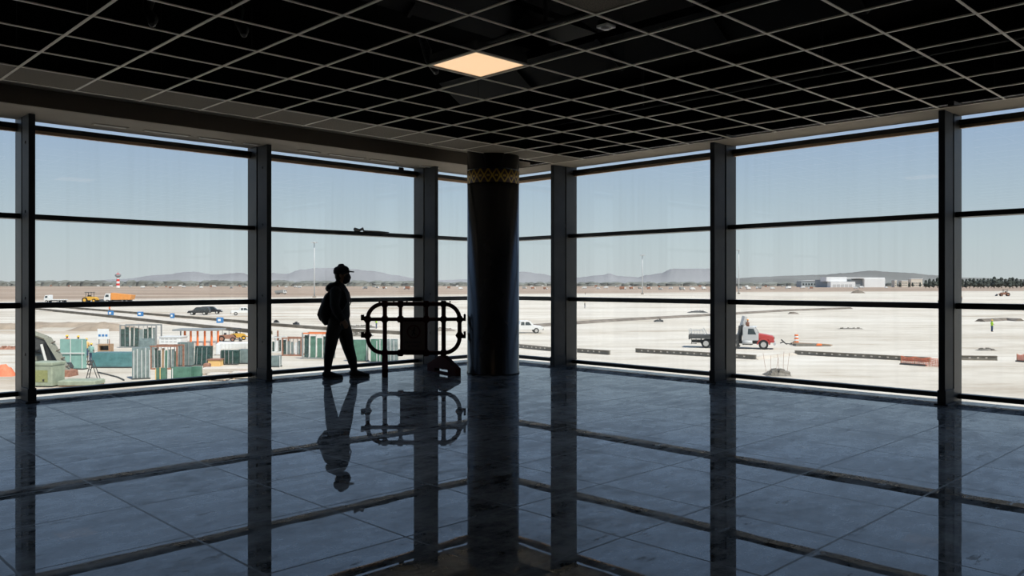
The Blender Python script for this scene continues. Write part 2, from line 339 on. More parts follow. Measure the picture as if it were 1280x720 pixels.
# the foil strip and cork debris hung on the rails
def stripset(y, xs, lab):
    t = thing('soffit_strip', lab, 'air vent', (0, y, CE), 0, 'pale strips in the left soffit')  # thin pale strips just below the soffit, each in a plaster surround
    for a, b in xs:
        MB().box(a - .02, b + .02, -.045, .045, -.006, .004).build('frame', 'plaster', t); MB().box(a, b, -.022, .022, -.012, -.006).build('palestrip', 'palestrip', t)
stripset(10.66, [(3.35, 3.72), (3.95, 4.5), (4.66, 5.1), (5.28, 5.48)], 'row of pale ceiling strips over the widest left window pane beside the walking person')
stripset(10.66, [(6.15, 6.45), (6.65, 7.25), (7.4, 7.85), (8.35, 8.75)], 'row of pale ceiling strips over the window in front of which the person walks')

def onbar(px, z, name, lab, cat, mbx, mat):
    u = (px - 640) / FPX; t = A / (Fv.y + Rv.y * u); o = mbx.build(name, mat); o.location = (t * (Fv.x + Rv.x * u), A - .15, z); tag(o, lab, cat)
onbar(444, EYE + .829, 'bracket_strip', 'crumpled strip on the upper window bar above the person', 'strip', MB().loft([(-.09, .03, .03), (0, .03, .02), (.06, .03, .045), (.08, .03, .012), (.35, .03, .012), (.56, .03, .01)], [(.03, .02), (.02, .02), (.025, .02), (.012, .02), (.014, .02), (.008, .02)], 8), 'framegrey')
onbar(501, EYE + 1.9035, 'window_catch', 'small dark catch on the top window bar above the barrier', 'catch', MB().cbox(-.05, .05, .125, .15, 0, .04, .008), 'black')
# steel posts standing just inside the mullions
def post(wall, u, lab):
    if wall == 'L': t = thing('steel_post', lab, 'window post', (u, A, 0), 0, 'steel posts along the left windows')
    else: t = thing('steel_post', lab, 'window post', (B, u, 0), -pi / 2, 'steel posts along the right windows')
    MB().box(-.035, .035, -.51, -.235, .02, CE - .001).build('shaft', 'steel', t, bevel=.006)
    MB().cbox(-.045, .045, -.52, -.225, .021, .17, .006).build('shoe', 'black', t)
    MB().cbox(-.075, .075, -.54, -.21, 0, .02, .005).build('base_plate', 'black', t)
    m = MB()
    for z in (.55, 1.2, 2.2, 3.0): m.lathe([(.016, 0), (.016, .012), (.008, .016)], 8, (-.035, -.37, z), 'x') if False else m.box(-.043, -.035, -.385, -.355, z - .015, z + .015)
    each(m, 'bolt', 'black', t)
    m = MB(); m.box(-.02, .02, -.24, -.195, .9, .96); m.box(-.02, .02, -.24, -.195, 2.3, 2.36); each(m, 'bracket', 'black', t)
post('L', LM[0], 'grey steel window post beyond the left edge of the picture'); post('L', LM[1], 'grey steel window post just outside the left edge of the picture')
post('L', LM[2], 'dark steel window post at the far left edge of the picture'); post('L', LM[3], 'dark steel window post to the left of the walking person'); post('L', LM[4], 'dark steel window post behind the plastic barrier')
post('R', RM[0], 'dark steel window post just to the right of the round column'); post('R', RM[1], 'dark steel window post in front of the crane truck'); post('R', RM[2], 'dark steel window post near the right edge of the picture')
post('R', RM[3], 'grey steel window post just outside the right edge of the picture'); post('R', RM[4], 'grey steel window post far beyond the right edge of the picture')

# round column with a woven band
col = thing('round_column', 'thick dark round column with yellow zigzag band near its top', 'column', (8.593, 9.15, 0))
MB().lathe([(.405, 0), (.405, .02), (.397, .03), (.397, CE + .2)], 64, (0, 0, 0)).build('shaft', 'column', col, smooth=True)
m = MB(); rs = []
for h, r in ((0, .399), (0, .4), (.2, .4), (.2, .399)): rs.append([(r * cos(2 * pi * q / 64), r * sin(2 * pi * q / 64), h) for q in range(64)])
bd = m.rings(rs, False).build('band', 'band', col, smooth=True); bd.location = (0, 0, 2.885); label(bd, 'yellow zigzag pattern on dark red')
MB().lathe([(.403, 0), (.403, .012), (.397, .014)], 64, (0, 0, 3.087)).build('ring', 'column', col, smooth=True)

# open suspended ceiling
PT, GX, GY = .648, 4.585, 3.80
cg = struct(bpy.data.objects.new('ceiling_grid', None)); COL.objects.link(cg); cg.location = (0, 0, CE)
for i in range(-11, 9):
    x = GX + PT * i; MB().box(x - .012, x + .012, -2.6, RE, -.002, .002).box(x - .003, x + .003, -2.6, RE, .002, .012).build('main_runner', 'tbar', cg)
for j in range(-9, 9):
    y = GY + PT * j; yy = min(y, RE - .012)
    MB().box(-2.6, TX, yy - .011, yy + .011, -.0015, .0025).box(-2.6, TX, yy - .003, yy + .003, .0025, .010).build('cross_tee', 'tbar', cg)
for i in range(-6, 9, 2):
    for j in range(-2, 8, 3):
        MB().tube([(GX + PT * i, GY + PT * j + .1, .03), (GX + PT * i, GY + PT * j + .1, 1.3)], .003, 5).build('hanger_wire', 'duct', cg)
ords = ['first', 'second', 'third', 'fourth', 'fifth', 'sixth', 'seventh', 'eighth', 'ninth', 'tenth', 'eleventh', 'twelfth', 'thirteenth', 'fourteenth']
for q, i in enumerate(range(-5, 8)):
    x = GX + PT * i; o = MB().cbox(x + .014, x + PT - .014, -.30, .30, 0, .018, .004).build('ceiling_tile', 'tile')
    o.location = (0, GY + PT * 7.5 + .005, CE + .002); tag(o, '%s tile from the left in the pale row above the left windows' % ords[q], 'ceiling tile', 'ceiling tiles along the left soffit')
o = MB().cbox(-.31, .31, -.31, .31, 0, .018, .004).build('ceiling_tile', 'tile'); o.location = (GX - PT * .5, GY - PT * .5, CE + .003)
tag(o, 'lone brownish tile left in the open ceiling grid at the top edge', 'ceiling tile')
lt = thing('ceiling_light', 'lit square warm panel light in the black ceiling grid', 'ceiling light', (GX + PT / 2, GY + PT * 2.5, CE))
MB().box(-.308, .308, -.308, .308, .02, .10).build('housing', 'duct', lt)
m = MB()
for s in (-1, 1): m.box(-.308, .308, s * .299 - .009, s * .299 + .009, .003, .02); m.box(s * .299 - .009, s * .299 + .009, -.29, .29, .003, .02)
m.build('frame', 'fixture', lt); MB().box(-.29, .29, -.29, .29, .008, .012).build('diffuser', 'lamp', lt)
dt = thing('smoke_detector', 'small white square detector hanging in an open ceiling cell', 'smoke detector', (4.926, 3.977, CE + .02))
MB().cbox(-.055, .055, -.055, .055, 0, .02, .006).build('cover', 'plastic_white', dt); MB().lathe([(.03, -.012), (.04, 0)], 20).build('sensor', 'plastic_white', dt, smooth=True)
MB().box(-.045, .045, -.045, .045, .02, .06).build('box', 'duct', dt); MB().tube([(0, 0, .06), (.02, .01, .6), (0, 0, 1.28)], .006, 6).build('drop_wire', 'duct', dt)
def duct(name, lab, cat, p, q, w, h, mat='duct'):
    t = thing(name, lab, cat, ((Vector(p) + Vector(q)) / 2)); c = t.location
    a, b = Vector(p) - c, Vector(q) - c; MB().bar(a, b, w, h).build('casing', mat, t)
    n = int((b - a).length / 1.2)
    for k in range(1, n):
        s = a.lerp(b, k / n); d = (b - a).normalized() * .02; MB().bar(s - d, s + d, w + .05, h + .05).build('flange', mat, t)
duct('ventilation_duct', 'dark rectangular duct above the grid at the upper left', 'duct', (1.0, 6.2, CE + .85), (7.2, 6.2, CE + .85), .5, .35)
duct('ventilation_duct', 'dark rectangular duct above the grid behind the panel light', 'duct', (6.6, -1, CE + .45), (6.6, 7.6, CE + .45), .5, .3)
for lab, p, q in (('thin conduit above the grid right of the detector', (5.3, 1.2, CE + .35), (5.3, 5.9, CE + .35)), ('thin pipe above the grid by the right soffit', (8.9, 0, CE + .4), (8.9, 8.2, CE + .4)),
                  ('thin pipe above the grid left of the panel light', (1.5, 5.5, CE + .45), (4.4, 5.5, CE + .45))):
    t = thing('conduit', lab, 'pipe', (0, 0, 0)); MB().tube([p, q], .022, 8).build('tube', 'duct', t)
    for f in (.2, .5, .8):
        s = Vector(p).lerp(Vector(q), f); MB().box(s.x - .015, s.x + .015, s.y - .015, s.y + .015, s.z + .02, CE + 1.3).build('hanger', 'duct', t)
for lab, px, py in (('crumpled foil flexible duct end above the grid at the upper left', 305, 43), ('crumpled foil strip above the grid left of the panel light', 545, 90), ('foil wrapped pipe stub above the second grid row at the left', 190, 30)):
    D = FPX * 2.15 / (HOR - py); c = pd(px, D, CE + .2); m = MB()
    m.loft([(0, 0, 0), (.03, .06, .06), (.02, .15, .15), (.06, .22, .27), (.03, .26, .4)], [.03, .045, .035, .05, .04], 9)
    o = m.build('foil_duct', 'foil'); o.location = c; tag(o, lab, 'duct')

# ================================================================ people
def hand(m, w, d, up, curl=.5, s=1.0, side=1):
    # palm and five bent fingers: w wrist, d finger direction, up the back of the hand, side = thumb side
    d = Vector(d).normalized(); up = Vector(up); up = (up - d * up.dot(d)).normalized(); sd = d.cross(up) * side
    w = Vector(w)
    m.loft([w, w + d * .045 * s, w + d * .09 * s], [(.019 * s, .026 * s), (.02 * s, .038 * s), (.015 * s, .04 * s)], 10, ref=sd)
    for k, (off, ln) in enumerate(((.030, .070), (.010, .080), (-.010, .075), (-.030, .058))):
        b0 = w + d * .085 * s + sd * off * s; pts = [b0]; dr = d.copy(); p = b0
        for f in (.45, .32, .23):
            dr = (dr - up * curl * .75).normalized(); p = p + dr * ln * f * s; pts.append(p)
        m.loft(pts, [.0095 * s, .009 * s, .008 * s, .007 * s], 8, ref=sd)
    b0 = w + d * .03 * s + sd * .028 * s; m.loft([b0, b0 + (d * .5 + sd * .8 - up * .3).normalized() * .035 * s, b0 + (d * .9 + sd * .75 - up * .7).normalized() * .068 * s], [.013 * s, .011 * s, .008 * s], 8, ref=up)
PX = pd(422, 11.88, 0)
per = thing('person', 'person in dark cap, mask, hoodie and trousers walking to the right', 'person', PX, RZ)
b = MB()
b.loft([(.015, 0, .78), (.02, 0, .86), (.03, 0, .98), (.035, 0, 1.12), (.025, 0, 1.24), (.015, 0, 1.32)], [(.09, .14), (.105, .155), (.09, .13), (.105, .15), (.10, .165), (.06, .11)], 16)
b.loft([(.01, 0, 1.28), (.03, 0, 1.36), (.055, 0, 1.43)], [.062, .052, .052], 12)
b.ball((.07, 0, 1.515), (.094, .074, .105), 20, 14); b.ball((.098, 0, 1.455), (.06, .055, .062), 14, 10)          # skull, jaw
b.loft([(.157, 0, 1.505), (.178, 0, 1.475), (.168, 0, 1.465)], [.010, .014, .010], 8); b.ball((.158, 0, 1.437), (.012, .026, .010)); b.ball((.15, 0, 1.405), (.02, .025, .018))
for s in (-1, 1):
    b.ball((.06, s * .077, 1.49), (.022, .010, .033)); b.ball((.15, s * .032, 1.512), (.012, .014, .009)); b.loft([(.145, s * .015, 1.527), (.142, s * .05, 1.526)], [.009, .008], 6, ref=(0, 0, 1))
# arms: near arm hangs and swings forward, far arm swings back
NA = [(.01, -.17, 1.27), (.0, -.215, 1.06), (.03, -.22, .98), (.115, -.20, .86)]; FA = [(.01, .17, 1.27), (-.02, .215, 1.05), (-.03, .22, .98), (.02, .21, .83)]
for L_ in (NA, FA): b.loft(L_, [.052, .043, .041, .029], 12)
dn = (Vector(NA[3]) - Vector(NA[2])).normalized(); hand(b, Vector(NA[3]) - dn * .01, (dn + Vector((.15, 0, -.5))).normalized(), (.3, -1, .2), .38, 1.0, 1)
df = (Vector(FA[3]) - Vector(FA[2])).normalized(); hand(b, Vector(FA[3]) - df * .01, df, (.2, 1, 0), .4, 1.0, -1)
NL = [(-.005, -.085, .83), (-.055, -.09, .62), (-.085, -.09, .44), (-.115, -.09, .26), (-.128, -.09, .09)]; FL = [(.04, .085, .83), (.10, .088, .60), (.135, .09, .44), (.195, .09, .25), (.225, .09, .09)]
for L_ in (NL, FL): b.loft(L_, [.088, .075, .056, .052, .036], 14)
for (ax, y) in ((-.128, -.09), (.225, .09)): b.loft([(ax - .03, y, .06), (ax + .05, y, .055), (ax + .15, y, .035)], [(.035, .036), (.038, .038), (.022, .04)], 10, ref=(0, 1, 0))
bo = remesh(b.build('body', 'skin', per), .0065, 2)
# clothing
h = MB()
h.loft([(.035, 0, .84), (.045, 0, .92), (.05, 0, 1.05), (.05, 0, 1.16), (.035, 0, 1.25), (.015, 0, 1.33), (.02, 0, 1.375)], [(.125, .18), (.135, .185), (.122, .175), (.122, .178), (.118, .19), (.095, .14), (.07, .078)], 20)
for L_ in (NA, FA):
    v = [Vector(p) for p in L_]; v[-1] = v[-1].lerp(v[-2], .06); h.loft(v, [.082, .068, .066, .050], 12)
    h.loft([v[-1].lerp(v[-2], .22), v[-1]], [.045, .043], 12)
ho = remesh(h.build('hoodie', 'hoodie', per), .010, 3)
hd = MB(); hd.loft([(.04, -.085, 1.375), (-.03, -.095, 1.35), (-.10, -.06, 1.315), (-.125, 0, 1.30), (-.10, .06, 1.315), (-.03, .095, 1.35), (.04, .085, 1.375)], [.03, .042, .05, .055, .05, .042, .03], 12, ref=(0, 0, 1)); hd.ball((-.07, 0, 1.34), (.075, .075, .05))
remesh(hd.build('hood', 'hoodie', ho), .010, 3)
t_ = MB()
t_.loft([(.02, 0, .80), (.02, 0, .88), (.025, 0, .95)], [(.13, .17), (.128, .17), (.11, .15)], 18)
t_.loft(NL, [.110, .100, .082, .066, .046], 14); t_.loft(FL, [.116, .106, .088, .072, .047], 14)
for ax, y in ((-.128, -.09), (.225, .09)): t_.loft([(ax - .004, y, .115), (ax, y, .085)], [.05, .047], 12)
remesh(t_.build('trousers', 'trouser', per), .010, 3)
for ax, y in ((-.128, -.09), (.225, .09)):
    s_ = MB(); s_.loft([(ax - .045, y, .062), (ax + .0, y, .06), (ax + .07, y, .05), (ax + .15, y, .040), (ax + .205, y, .036)], [(.045, .042), (.06, .044), (.045, .045), (.032, .047), (.022, .035)], 14, ref=(0, 1, 0)); s_.loft([(ax - .01, y, .06), (ax - .005, y, .10)], [.05, .046], 12)
    so = remesh(s_.build('shoe', 'shoe', per), .007, 2)
    outline = []
    for q in range(20):
        a = 2 * pi * q / 20; xx = cos(a); outline.append((ax + .078 + .150 * xx, y + sin(a) * (.046 if xx > 0 else .040)))
    MB().rings([[(x, yy, 0) for x, yy in outline], [(x, yy, .022) for x, yy in outline]]).build('sole', 'sole', so)
c_ = MB(); c_.loft([(.056, 0, 1.525), (.055, 0, 1.565), (.054, 0, 1.595), (.053, 0, 1.615), (.052, 0, 1.626)], [(.116, .092), (.116, .092), (.106, .084), (.084, .067), (.055, .044)], 24, ref=(0, 1, 0))
cp = remesh(c_.build('cap', 'cap', per), .006, 2)
vz = MB(); r0 = []; r1 = []
for q in range(13):
    a = -pi / 2 + pi * q / 12; r0.append((.105 + .055 * cos(a), .082 * sin(a), 1.558)); r1.append((.105 + .135 * cos(a) ** .8 if cos(a) > 1e-6 else .105, .080 * sin(a), 1.552 - .004 * cos(a)))
vv = r0 + r1 + [(x, y, z - .016) for x, y, z in r0 + r1]; n = 13; ff = []
for q in range(12): ff += [(q, q + 1, n + q + 1, n + q), (2 * n + q, 3 * n + q, 3 * n + q + 1, 2 * n + q + 1), (n + q, n + q + 1, 3 * n + q + 1, 3 * n + q), (q, 2 * n + q, 2 * n + q + 1, q + 1)]
vz.add(vv, ff).build('visor', 'cap', cp, smooth=True); MB().ball((.052, 0, 1.655), (.008, .008, .005)).build('button', 'cap', cp)
mk = MB(); mk.loft([(.118, 0, 1.487), (.135, 0, 1.455), (.125, 0, 1.415), (.105, 0, 1.395)], [(.062, .062), (.062, .066), (.055, .058), (.04, .045)], 16, ref=(0, 1, 0)); mko = remesh(mk.build('face_mask', 'maskc', per), .006, 2)
for s in (-1, 1): MB().tube([(.11, s * .066, 1.48), (.07, s * .083, 1.505), (.05, s * .083, 1.50)], .0025, 6).build('ear_loop', 'maskc', mko)
hr = MB(); hr.loft([(.045, 0, 1.555), (.03, 0, 1.51), (.02, 0, 1.455), (.02, 0, 1.42)], [(.078, .083), (.075, .081), (.06, .07), (.045, .055)], 16, ref=(0, 1, 0)); remesh(hr.build('hair', 'hair', per), .007, 2)
# backpack on the person's back
bk = thing('backpack', 'dark rounded backpack on the back of the walking person', 'backpack', PX, RZ)
k_ = MB(); k_.loft([(-.155, 0, .825), (-.17, 0, .90), (-.165, 0, 1.0), (-.145, 0, 1.10), (-.125, 0, 1.20), (-.11, 0, 1.235)], [(.075, .11), (.105, .135), (.098, .14), (.08, .135), (.055, .12), (.03, .08)], 20)
remesh(k_.build('bag', 'bag', bk), .010, 3)
MB().loft([(-.245, 0, .86), (-.262, 0, .92), (-.25, 0, .99)], [(.02, .08), (.03, .095), (.02, .085)], 14).build('pocket', 'bag', bk, smooth=True)
for s in (-1, 1): MB().loft([(-.11, s * .1, 1.19), (-.04, s * .115, 1.30), (.05, s * .125, 1.335), (.14, s * .125, 1.24), (.17, s * .135, 1.10), (.10, s * .185, .97), (-.08, s * .13, .88)], [(.008, .024)] * 7, 8).build('strap', 'bag', bk, smooth=True)
MB().tube([(-.12, -.03, 1.235), (-.125, 0, 1.27), (-.12, .03, 1.235)], .007, 8).build('loop', 'bag', bk)

def worker(px, D, lab, vest='vest', z=GZ, h=1.72, yaw=0, helm='helmet', leg='jeans', voxel=.03, arm=0):
    t = thing('person', lab, 'person', pd(px, D, z), RZ + yaw); s = h / 1.72; b = MB(); b.m = Matrix.Scale(s, 4)
    b.loft([(0, 0, .82), (0, 0, 1.0), (0, 0, 1.22), (0, 0, 1.42)], [(.1, .15), (.1, .14), (.115, .17), (.07, .12)], 12); b.loft([(0, 0, 1.4), (.01, 0, 1.52)], [.055, .05], 10); b.ball((.02, 0, 1.60), (.09, .075, .11)); b.ball((.11, 0, 1.585), (.02, .015, .02))
    for q in (-1, 1):
        b.loft([(0, q * .19, 1.38), (-.02, q * .24, 1.12), (.08 + .1 * arm, q * .22, .92 + .15 * arm), (.12 + .1 * arm, q * .2, .84 + .15 * arm)], [.055, .045, .036, .035], 8)
        b.loft([(0, q * .09, .85), (.01, q * .1, .46), (-.02, q * .1, .08)], [.09, .065, .05], 10); b.loft([(-.05, q * .1, .04), (.14, q * .1, .035)], [.045, .04], 8)
    remesh(b.build('body', 'skin', t), voxel, 1)
    v = MB(); v.m = b.m; v.loft([(0, 0, .88), (0, 0, 1.05), (0, 0, 1.25), (0, 0, 1.42)], [(.135, .185), (.13, .175), (.14, .20), (.09, .14)], 12)
    for q in (-1, 1): v.loft([(0, q * .19, 1.38), (-.02, q * .24, 1.13)], [.075, .065], 8)
    v.build('vest', vest, t, smooth=True)
    g = MB(); g.m = b.m; g.loft([(0, 0, .80), (0, 0, .92)], [(.13, .17)] * 2, 12)
    for q in (-1, 1): g.loft([(0, q * .09, .85), (.01, q * .1, .46), (-.02, q * .1, .10)], [.11, .085, .07], 10)
    g.build('trousers', leg, t, smooth=True)
    e = MB(); e.m = b.m; e.lathe([(.15, 0), (.115, .015), (.105, .07), (.06, .12), (.01, .13)], 14, (.02, 0, 1.63)); e.build('helmet', helm, t, smooth=True)
    return t

# ================================================================ plastic barrier
BZ = 12.49; q_ = 81.8
bar = thing('barrier', 'dark red plastic crowd barrier with a no entry sign beside the column', 'barrier', pd(516.8, BZ, 0), RZ)
def rr(x0, x1, z0, z1, r, n=8):
    P = []
    for cx, cz, a0 in ((x1 - r, z1 - r, 0), (x0 + r, z1 - r, pi / 2), (x0 + r, z0 + r, pi), (x1 - r, z0 + r, 3 * pi / 2)):
        for k in range(n + 1): a = a0 + pi / 2 * k / n; P.append((cx + r * cos(a), 0, cz + r * sin(a)))
    return P
def closed_tube(m, P, r, seg=10):
    n = len(P); P = [Vector(p) for p in P]; vs = []; fs = []
    for i in range(n):
        t = (P[(i + 1) % n] - P[i - 1]).normalized(); by = Vector((0, 1, 0)); bx = by.cross(t)
        vs += [P[i] + bx * r * cos(2 * pi * k / seg) + by * r * sin(2 * pi * k / seg) for k in range(seg)]
    for i in range(n):
        for k in range(seg): fs.append((i * seg + k, i * seg + (k + 1) % seg, ((i + 1) % n) * seg + (k + 1) % seg, ((i + 1) % n) * seg + k))
    m.add(vs, fs)
m = MB(); closed_tube(m, rr(-.70, .705, .312, 1.058, .235), .032); m.build('frame', 'barrier', bar, smooth=True)
m = MB(); m.tube([(-.70, 0, .825), (.705, 0, .825)], .029, 10); m.build('rail', 'barrier', bar, smooth=True)
for x in (-.437, .461): MB().tube([(x, 0, .06), (x, 0, .30), (x, 0, 1.058)], .034, 10).build('upright', 'barrier', bar, smooth=True)
for x in (-.197, .198): MB().tube([(x, 0, .825), (x, 0, 1.058)], .028, 10).build('stub', 'barrier', bar, smooth=True)
m = MB()
for x, zz in ((-.437, (.312, .825, 1.058)), (.461, (.312, .825, 1.058)), (-.197, (.825, 1.058, .312)), (.198, (.825, 1.058, .312)), (-.70, (.825, .58)), (.705, (.825, .58))):
    for z in zz: m.add([(x + a, y, z + c) for y in (-.042, .042) for a, c in ((-.062, 0), (-.031, -.05), (.031, -.05), (.062, 0), (.031, .05), (-.031, .05))], [(0, 1, 2, 3, 4, 5), (11, 10, 9, 8, 7, 6)] + [(i, 6 + i, 6 + (i + 1) % 6, (i + 1) % 6) for i in range(6)])
each(m, 'joint', 'barrier', bar)
for z in (.84, .575):
    MB().box(-.80, -.71, -.03, .03, z - .032, z + .028).box(-.80, -.755, -.03, .03, z - .032, z + .055).build('hook', 'barrier', bar, bevel=.005)
    MB().box(.71, .80, -.03, .03, z - .04, z + .005).box(.768, .80, -.03, .03, z - .04, z + .065).build('hook', 'barrier', bar, bevel=.005)
m = MB()
for x in (-.10, -.30, 0, .30, .56, -.52): m.lathe([(.014, 0), (.014, .02), (.006, .022)], 8, (x, 0, 1.08))
each(m, 'stud', 'barrier', bar)
pl = MB().box(-.205, .215, -.014, .014, .315, .822).build('panel', 'barrier', bar, bevel=.004)
sg = MB().box(-.165, .175, -.017, -.0145, .355, .79).build('sign_plate', 'signplate', pl)
cxs, czs = .005, .635
m = MB(); n = 40; rs = []
for rr_, yy in ((.082, -.0175), (.105, -.0175), (.105, -.0195), (.082, -.0195)): rs.append([(cxs + rr_ * cos(2 * pi * k / n), yy, czs + rr_ * sin(2 * pi * k / n)) for k in range(n)])
m.rings(rs + [rs[0]], False); m.bar((cxs - .065, -.0185, czs + .065), (cxs + .065, -.0185, czs - .065), .018, .003); m.build('prohibition_ring', 'signred', pl)
m = MB(); f = lambda x, z: (cxs + x, -.0188, czs + z)
m.lathe([(.013, 0), (.013, .002)], 14, f(.012, .058), 'y')
for p, w, e_, w2 in ((f(.008, .04), .028, f(-.002, -.005), .024), (f(0, 0), .017, f(.026, -.062), .012), (f(-.002, 0), .017, f(-.022, -.062), .012), (f(.008, .036), .012, f(.034, .004), .009), (f(.004, .036), .012, f(-.028, .004), .009)): m.loft([p, e_], [(w * .5, .0012), (w2 * .5, .0012)], 8, caps=True)
m.build('walking_figure', 'signink', pl)
def text(name, s, size, loc, rot, mat, parent, ext=.001):
    cu = bpy.data.curves.new(name, 'FONT'); cu.body = s; cu.size = size; cu.align_x = 'CENTER'; cu.extrude = ext
    o = bpy.data.objects.new(name + 'tmp', cu); COL.objects.link(o); dg = bpy.context.evaluated_depsgraph_get(); me = bpy.data.meshes.new_from_object(o.evaluated_get(dg)); bpy.data.objects.remove(o)
    me.materials.clear(); me.materials.append(M[mat]); r = bpy.data.objects.new(name, me); COL.objects.link(r); r.location = loc; r.rotation_euler = rot; r.parent = parent; return r
text('lettering', 'PROHIBIDO', .048, (.005, -.0185, .458), (pi / 2, 0, 0), 'signink', pl); text('lettering', 'EL PASO', .048, (.005, -.0185, .40), (pi / 2, 0, 0), 'signink', pl)
def foot(x, yaw):
    m = MB(); m.m = Matrix.Translation((x, 0, 0)) @ Matrix.Rotation(yaw, 4, 'Z')
    w = .455
    m.prism([(-w, 0), (-w, .02), (w, .02), (w, 0)], -.045, .045); m.prism([(-w, .02), (-w, .07), (-.21, .07), (-.21, .02)], -.045, .045); m.prism([(.21, .02), (.21, .07), (w, .07), (w, .02)], -.045, .045)
    m.prism([(-w, .07), (-w, .11), (-.05, .27), (.05, .27), (w, .11), (w, .07)], -.045, .045)
    m.build('foot', 'barrier', bar)
foot(-.437, rad(-81)); foot(.461, rad(-57))

# ================================================================ outside: land
m = MB(); m.add([(-30000, -30000, GZ), (30000, -30000, GZ), (30000, 30000, GZ), (-30000, 30000, GZ)], [(0, 1, 2, 3)]); struct(m.build('ground', 'ground'))
def ridge(name, prof, D, mat, depth=1400, seed=1):
    rnd = random.Random(seed); vs = []; nx = (len(prof) - 1) * 10 + 1; ny = 14
    for j in range(ny):
        tt = j / (ny - 1); g = sin(pi * min(1, tt * 1.0)) ** 1.3
        for i in range(nx):
            k = min(i // 10, len(prof) - 2); f = i / 10 - k; f = f * f * (3 - 2 * f); px = prof[k][0] + (prof[k + 1][0] - prof[k][0]) * (i / 10 - k); y = prof[k][1] + (prof[k + 1][1] - prof[k][1]) * f
            h = ((HOR - y) / FPX * D + 7) * g * (1 + (rnd.random() - .5) * .05)
            v = pd(px, D + (tt - .5) * depth); dd = D / v.xy.dot(Fv.xy); v = pd(px, D + (tt - .5) * depth * .999); vs.append((v.x, v.y, GZ + max(0, h)))
    fs = [(j * nx + i, j * nx + i + 1, (j + 1) * nx + i + 1, (j + 1) * nx + i) for j in range(ny - 1) for i in range(nx - 1)]
    o = struct(MB().add(vs, fs).build(name, mat, smooth=True)); return o
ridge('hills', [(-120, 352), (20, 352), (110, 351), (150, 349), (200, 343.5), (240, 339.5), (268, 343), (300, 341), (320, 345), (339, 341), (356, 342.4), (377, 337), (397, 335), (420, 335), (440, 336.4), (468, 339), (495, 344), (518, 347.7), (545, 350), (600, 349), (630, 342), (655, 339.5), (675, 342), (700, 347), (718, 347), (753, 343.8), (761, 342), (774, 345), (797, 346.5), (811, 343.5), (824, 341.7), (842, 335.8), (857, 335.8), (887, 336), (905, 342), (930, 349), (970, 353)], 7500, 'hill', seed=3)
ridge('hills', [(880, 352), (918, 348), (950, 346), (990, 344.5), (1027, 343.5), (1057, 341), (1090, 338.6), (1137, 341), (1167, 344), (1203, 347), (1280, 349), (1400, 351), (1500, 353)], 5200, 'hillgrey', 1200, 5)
# far belt of scrub and bushes, too many to count
rnd = random.Random(4); m = MB()
for q in range(900):
    px = rnd.uniform(-80, 1360)
    if 1030 < px < 1110: continue
    D = rnd.uniform(2300, 3000); h = rnd.uniform(7, 19) * (1.0 if px < 540 else .75); w = h * rnd.uniform(.9, 2.2); c = pd(px, D)
    n = 7; base = [(c.x + w * cos(2 * pi * k / n), c.y + w * sin(2 * pi * k / n), GZ) for k in range(n)]
    mid = [(c.x + w * .9 * cos(2 * pi * k / n + .2), c.y + w * .9 * sin(2 * pi * k / n + .2), GZ + h * rnd.uniform(.5, .75)) for k in range(n)]; top = [(c.x + w * .35 * cos(2 * pi * k / n), c.y + w * .35 * sin(2 * pi * k / n), GZ + h * rnd.uniform(.85, 1)) for k in range(n)]
    m.rings([base, mid, top])
o = m.build('scrubland', 'scrub'); o['kind'] = 'stuff'; tag(o, 'far belt of grey green scrub along the horizon', 'bushes')
# trees beyond the apron on the right
def tree(seed):
    rnd = random.Random(seed); t = thing('tree', 'tree', 'tree'); MB().loft([(0, 0, 0), (.3, 0, 7)], [.7, .45], 7).build('trunk', 'trunk', t)
    m = MB(); bm = bmesh.new()
    for q in range(13):
        z = rnd.uniform(5, 19); r = (1 - abs(z - 10) / 14) * 5.2 * rnd.uniform(.6, 1); a = rnd.uniform(0, 6.3); d = rnd.uniform(0, 3.2) * (1 - z / 26)
        g = bmesh.ops.create_icosphere(bm, subdivisions=2, radius=max(1.6, r))
        for v in g['verts']: v.co *= rnd.uniform(.82, 1.15); v.co += Vector((d * cos(a), d * sin(a), z))
    me = bpy.data.meshes.new('crown'); bm.to_mesh(me); bm.free(); me.materials.append(M['leaf']); o = bpy.data.objects.new('crown', me); COL.objects.link(o); o.parent = t; return t
tr = [tree(s) for s in (1, 2, 3)]
tx = [1157, 1162, 1167, 1172, 1180, 1189, 1198, 1203, 1208, 1212, 1217, 1222, 1226, 1230, 1235, 1239, 1243, 1248, 1252, 1257, 1262, 1266, 1271, 1276, 1281, 1287]
rnd = random.Random(8)
for q, px in enumerate(tx):
    lab = 'dark tree in the clump left of the right window post beside the pale buildings' if px < 1175 else 'dark tree in the row behind the far right window pane' if px > 1195 else 'dark tree hidden behind the right window post'
    loc = pd(px, 1270 + 45 * (q % 4)); sc = rnd.uniform(.8, 1.0) * (.85 if px < 1160 else 1)
    o = tr[q] if q < 3 else dup(tr[q % 3], loc, 0, lab)
    o.location = loc; o.rotation_euler = (0, 0, rnd.uniform(0, 6)); o.scale = (sc * .95, sc * .95, sc * .92); o['label'] = lab; o['group'] = 'trees beyond the airfield: ' + ('clump' if px < 1175 else 'row' if px > 1195 else 'hidden')

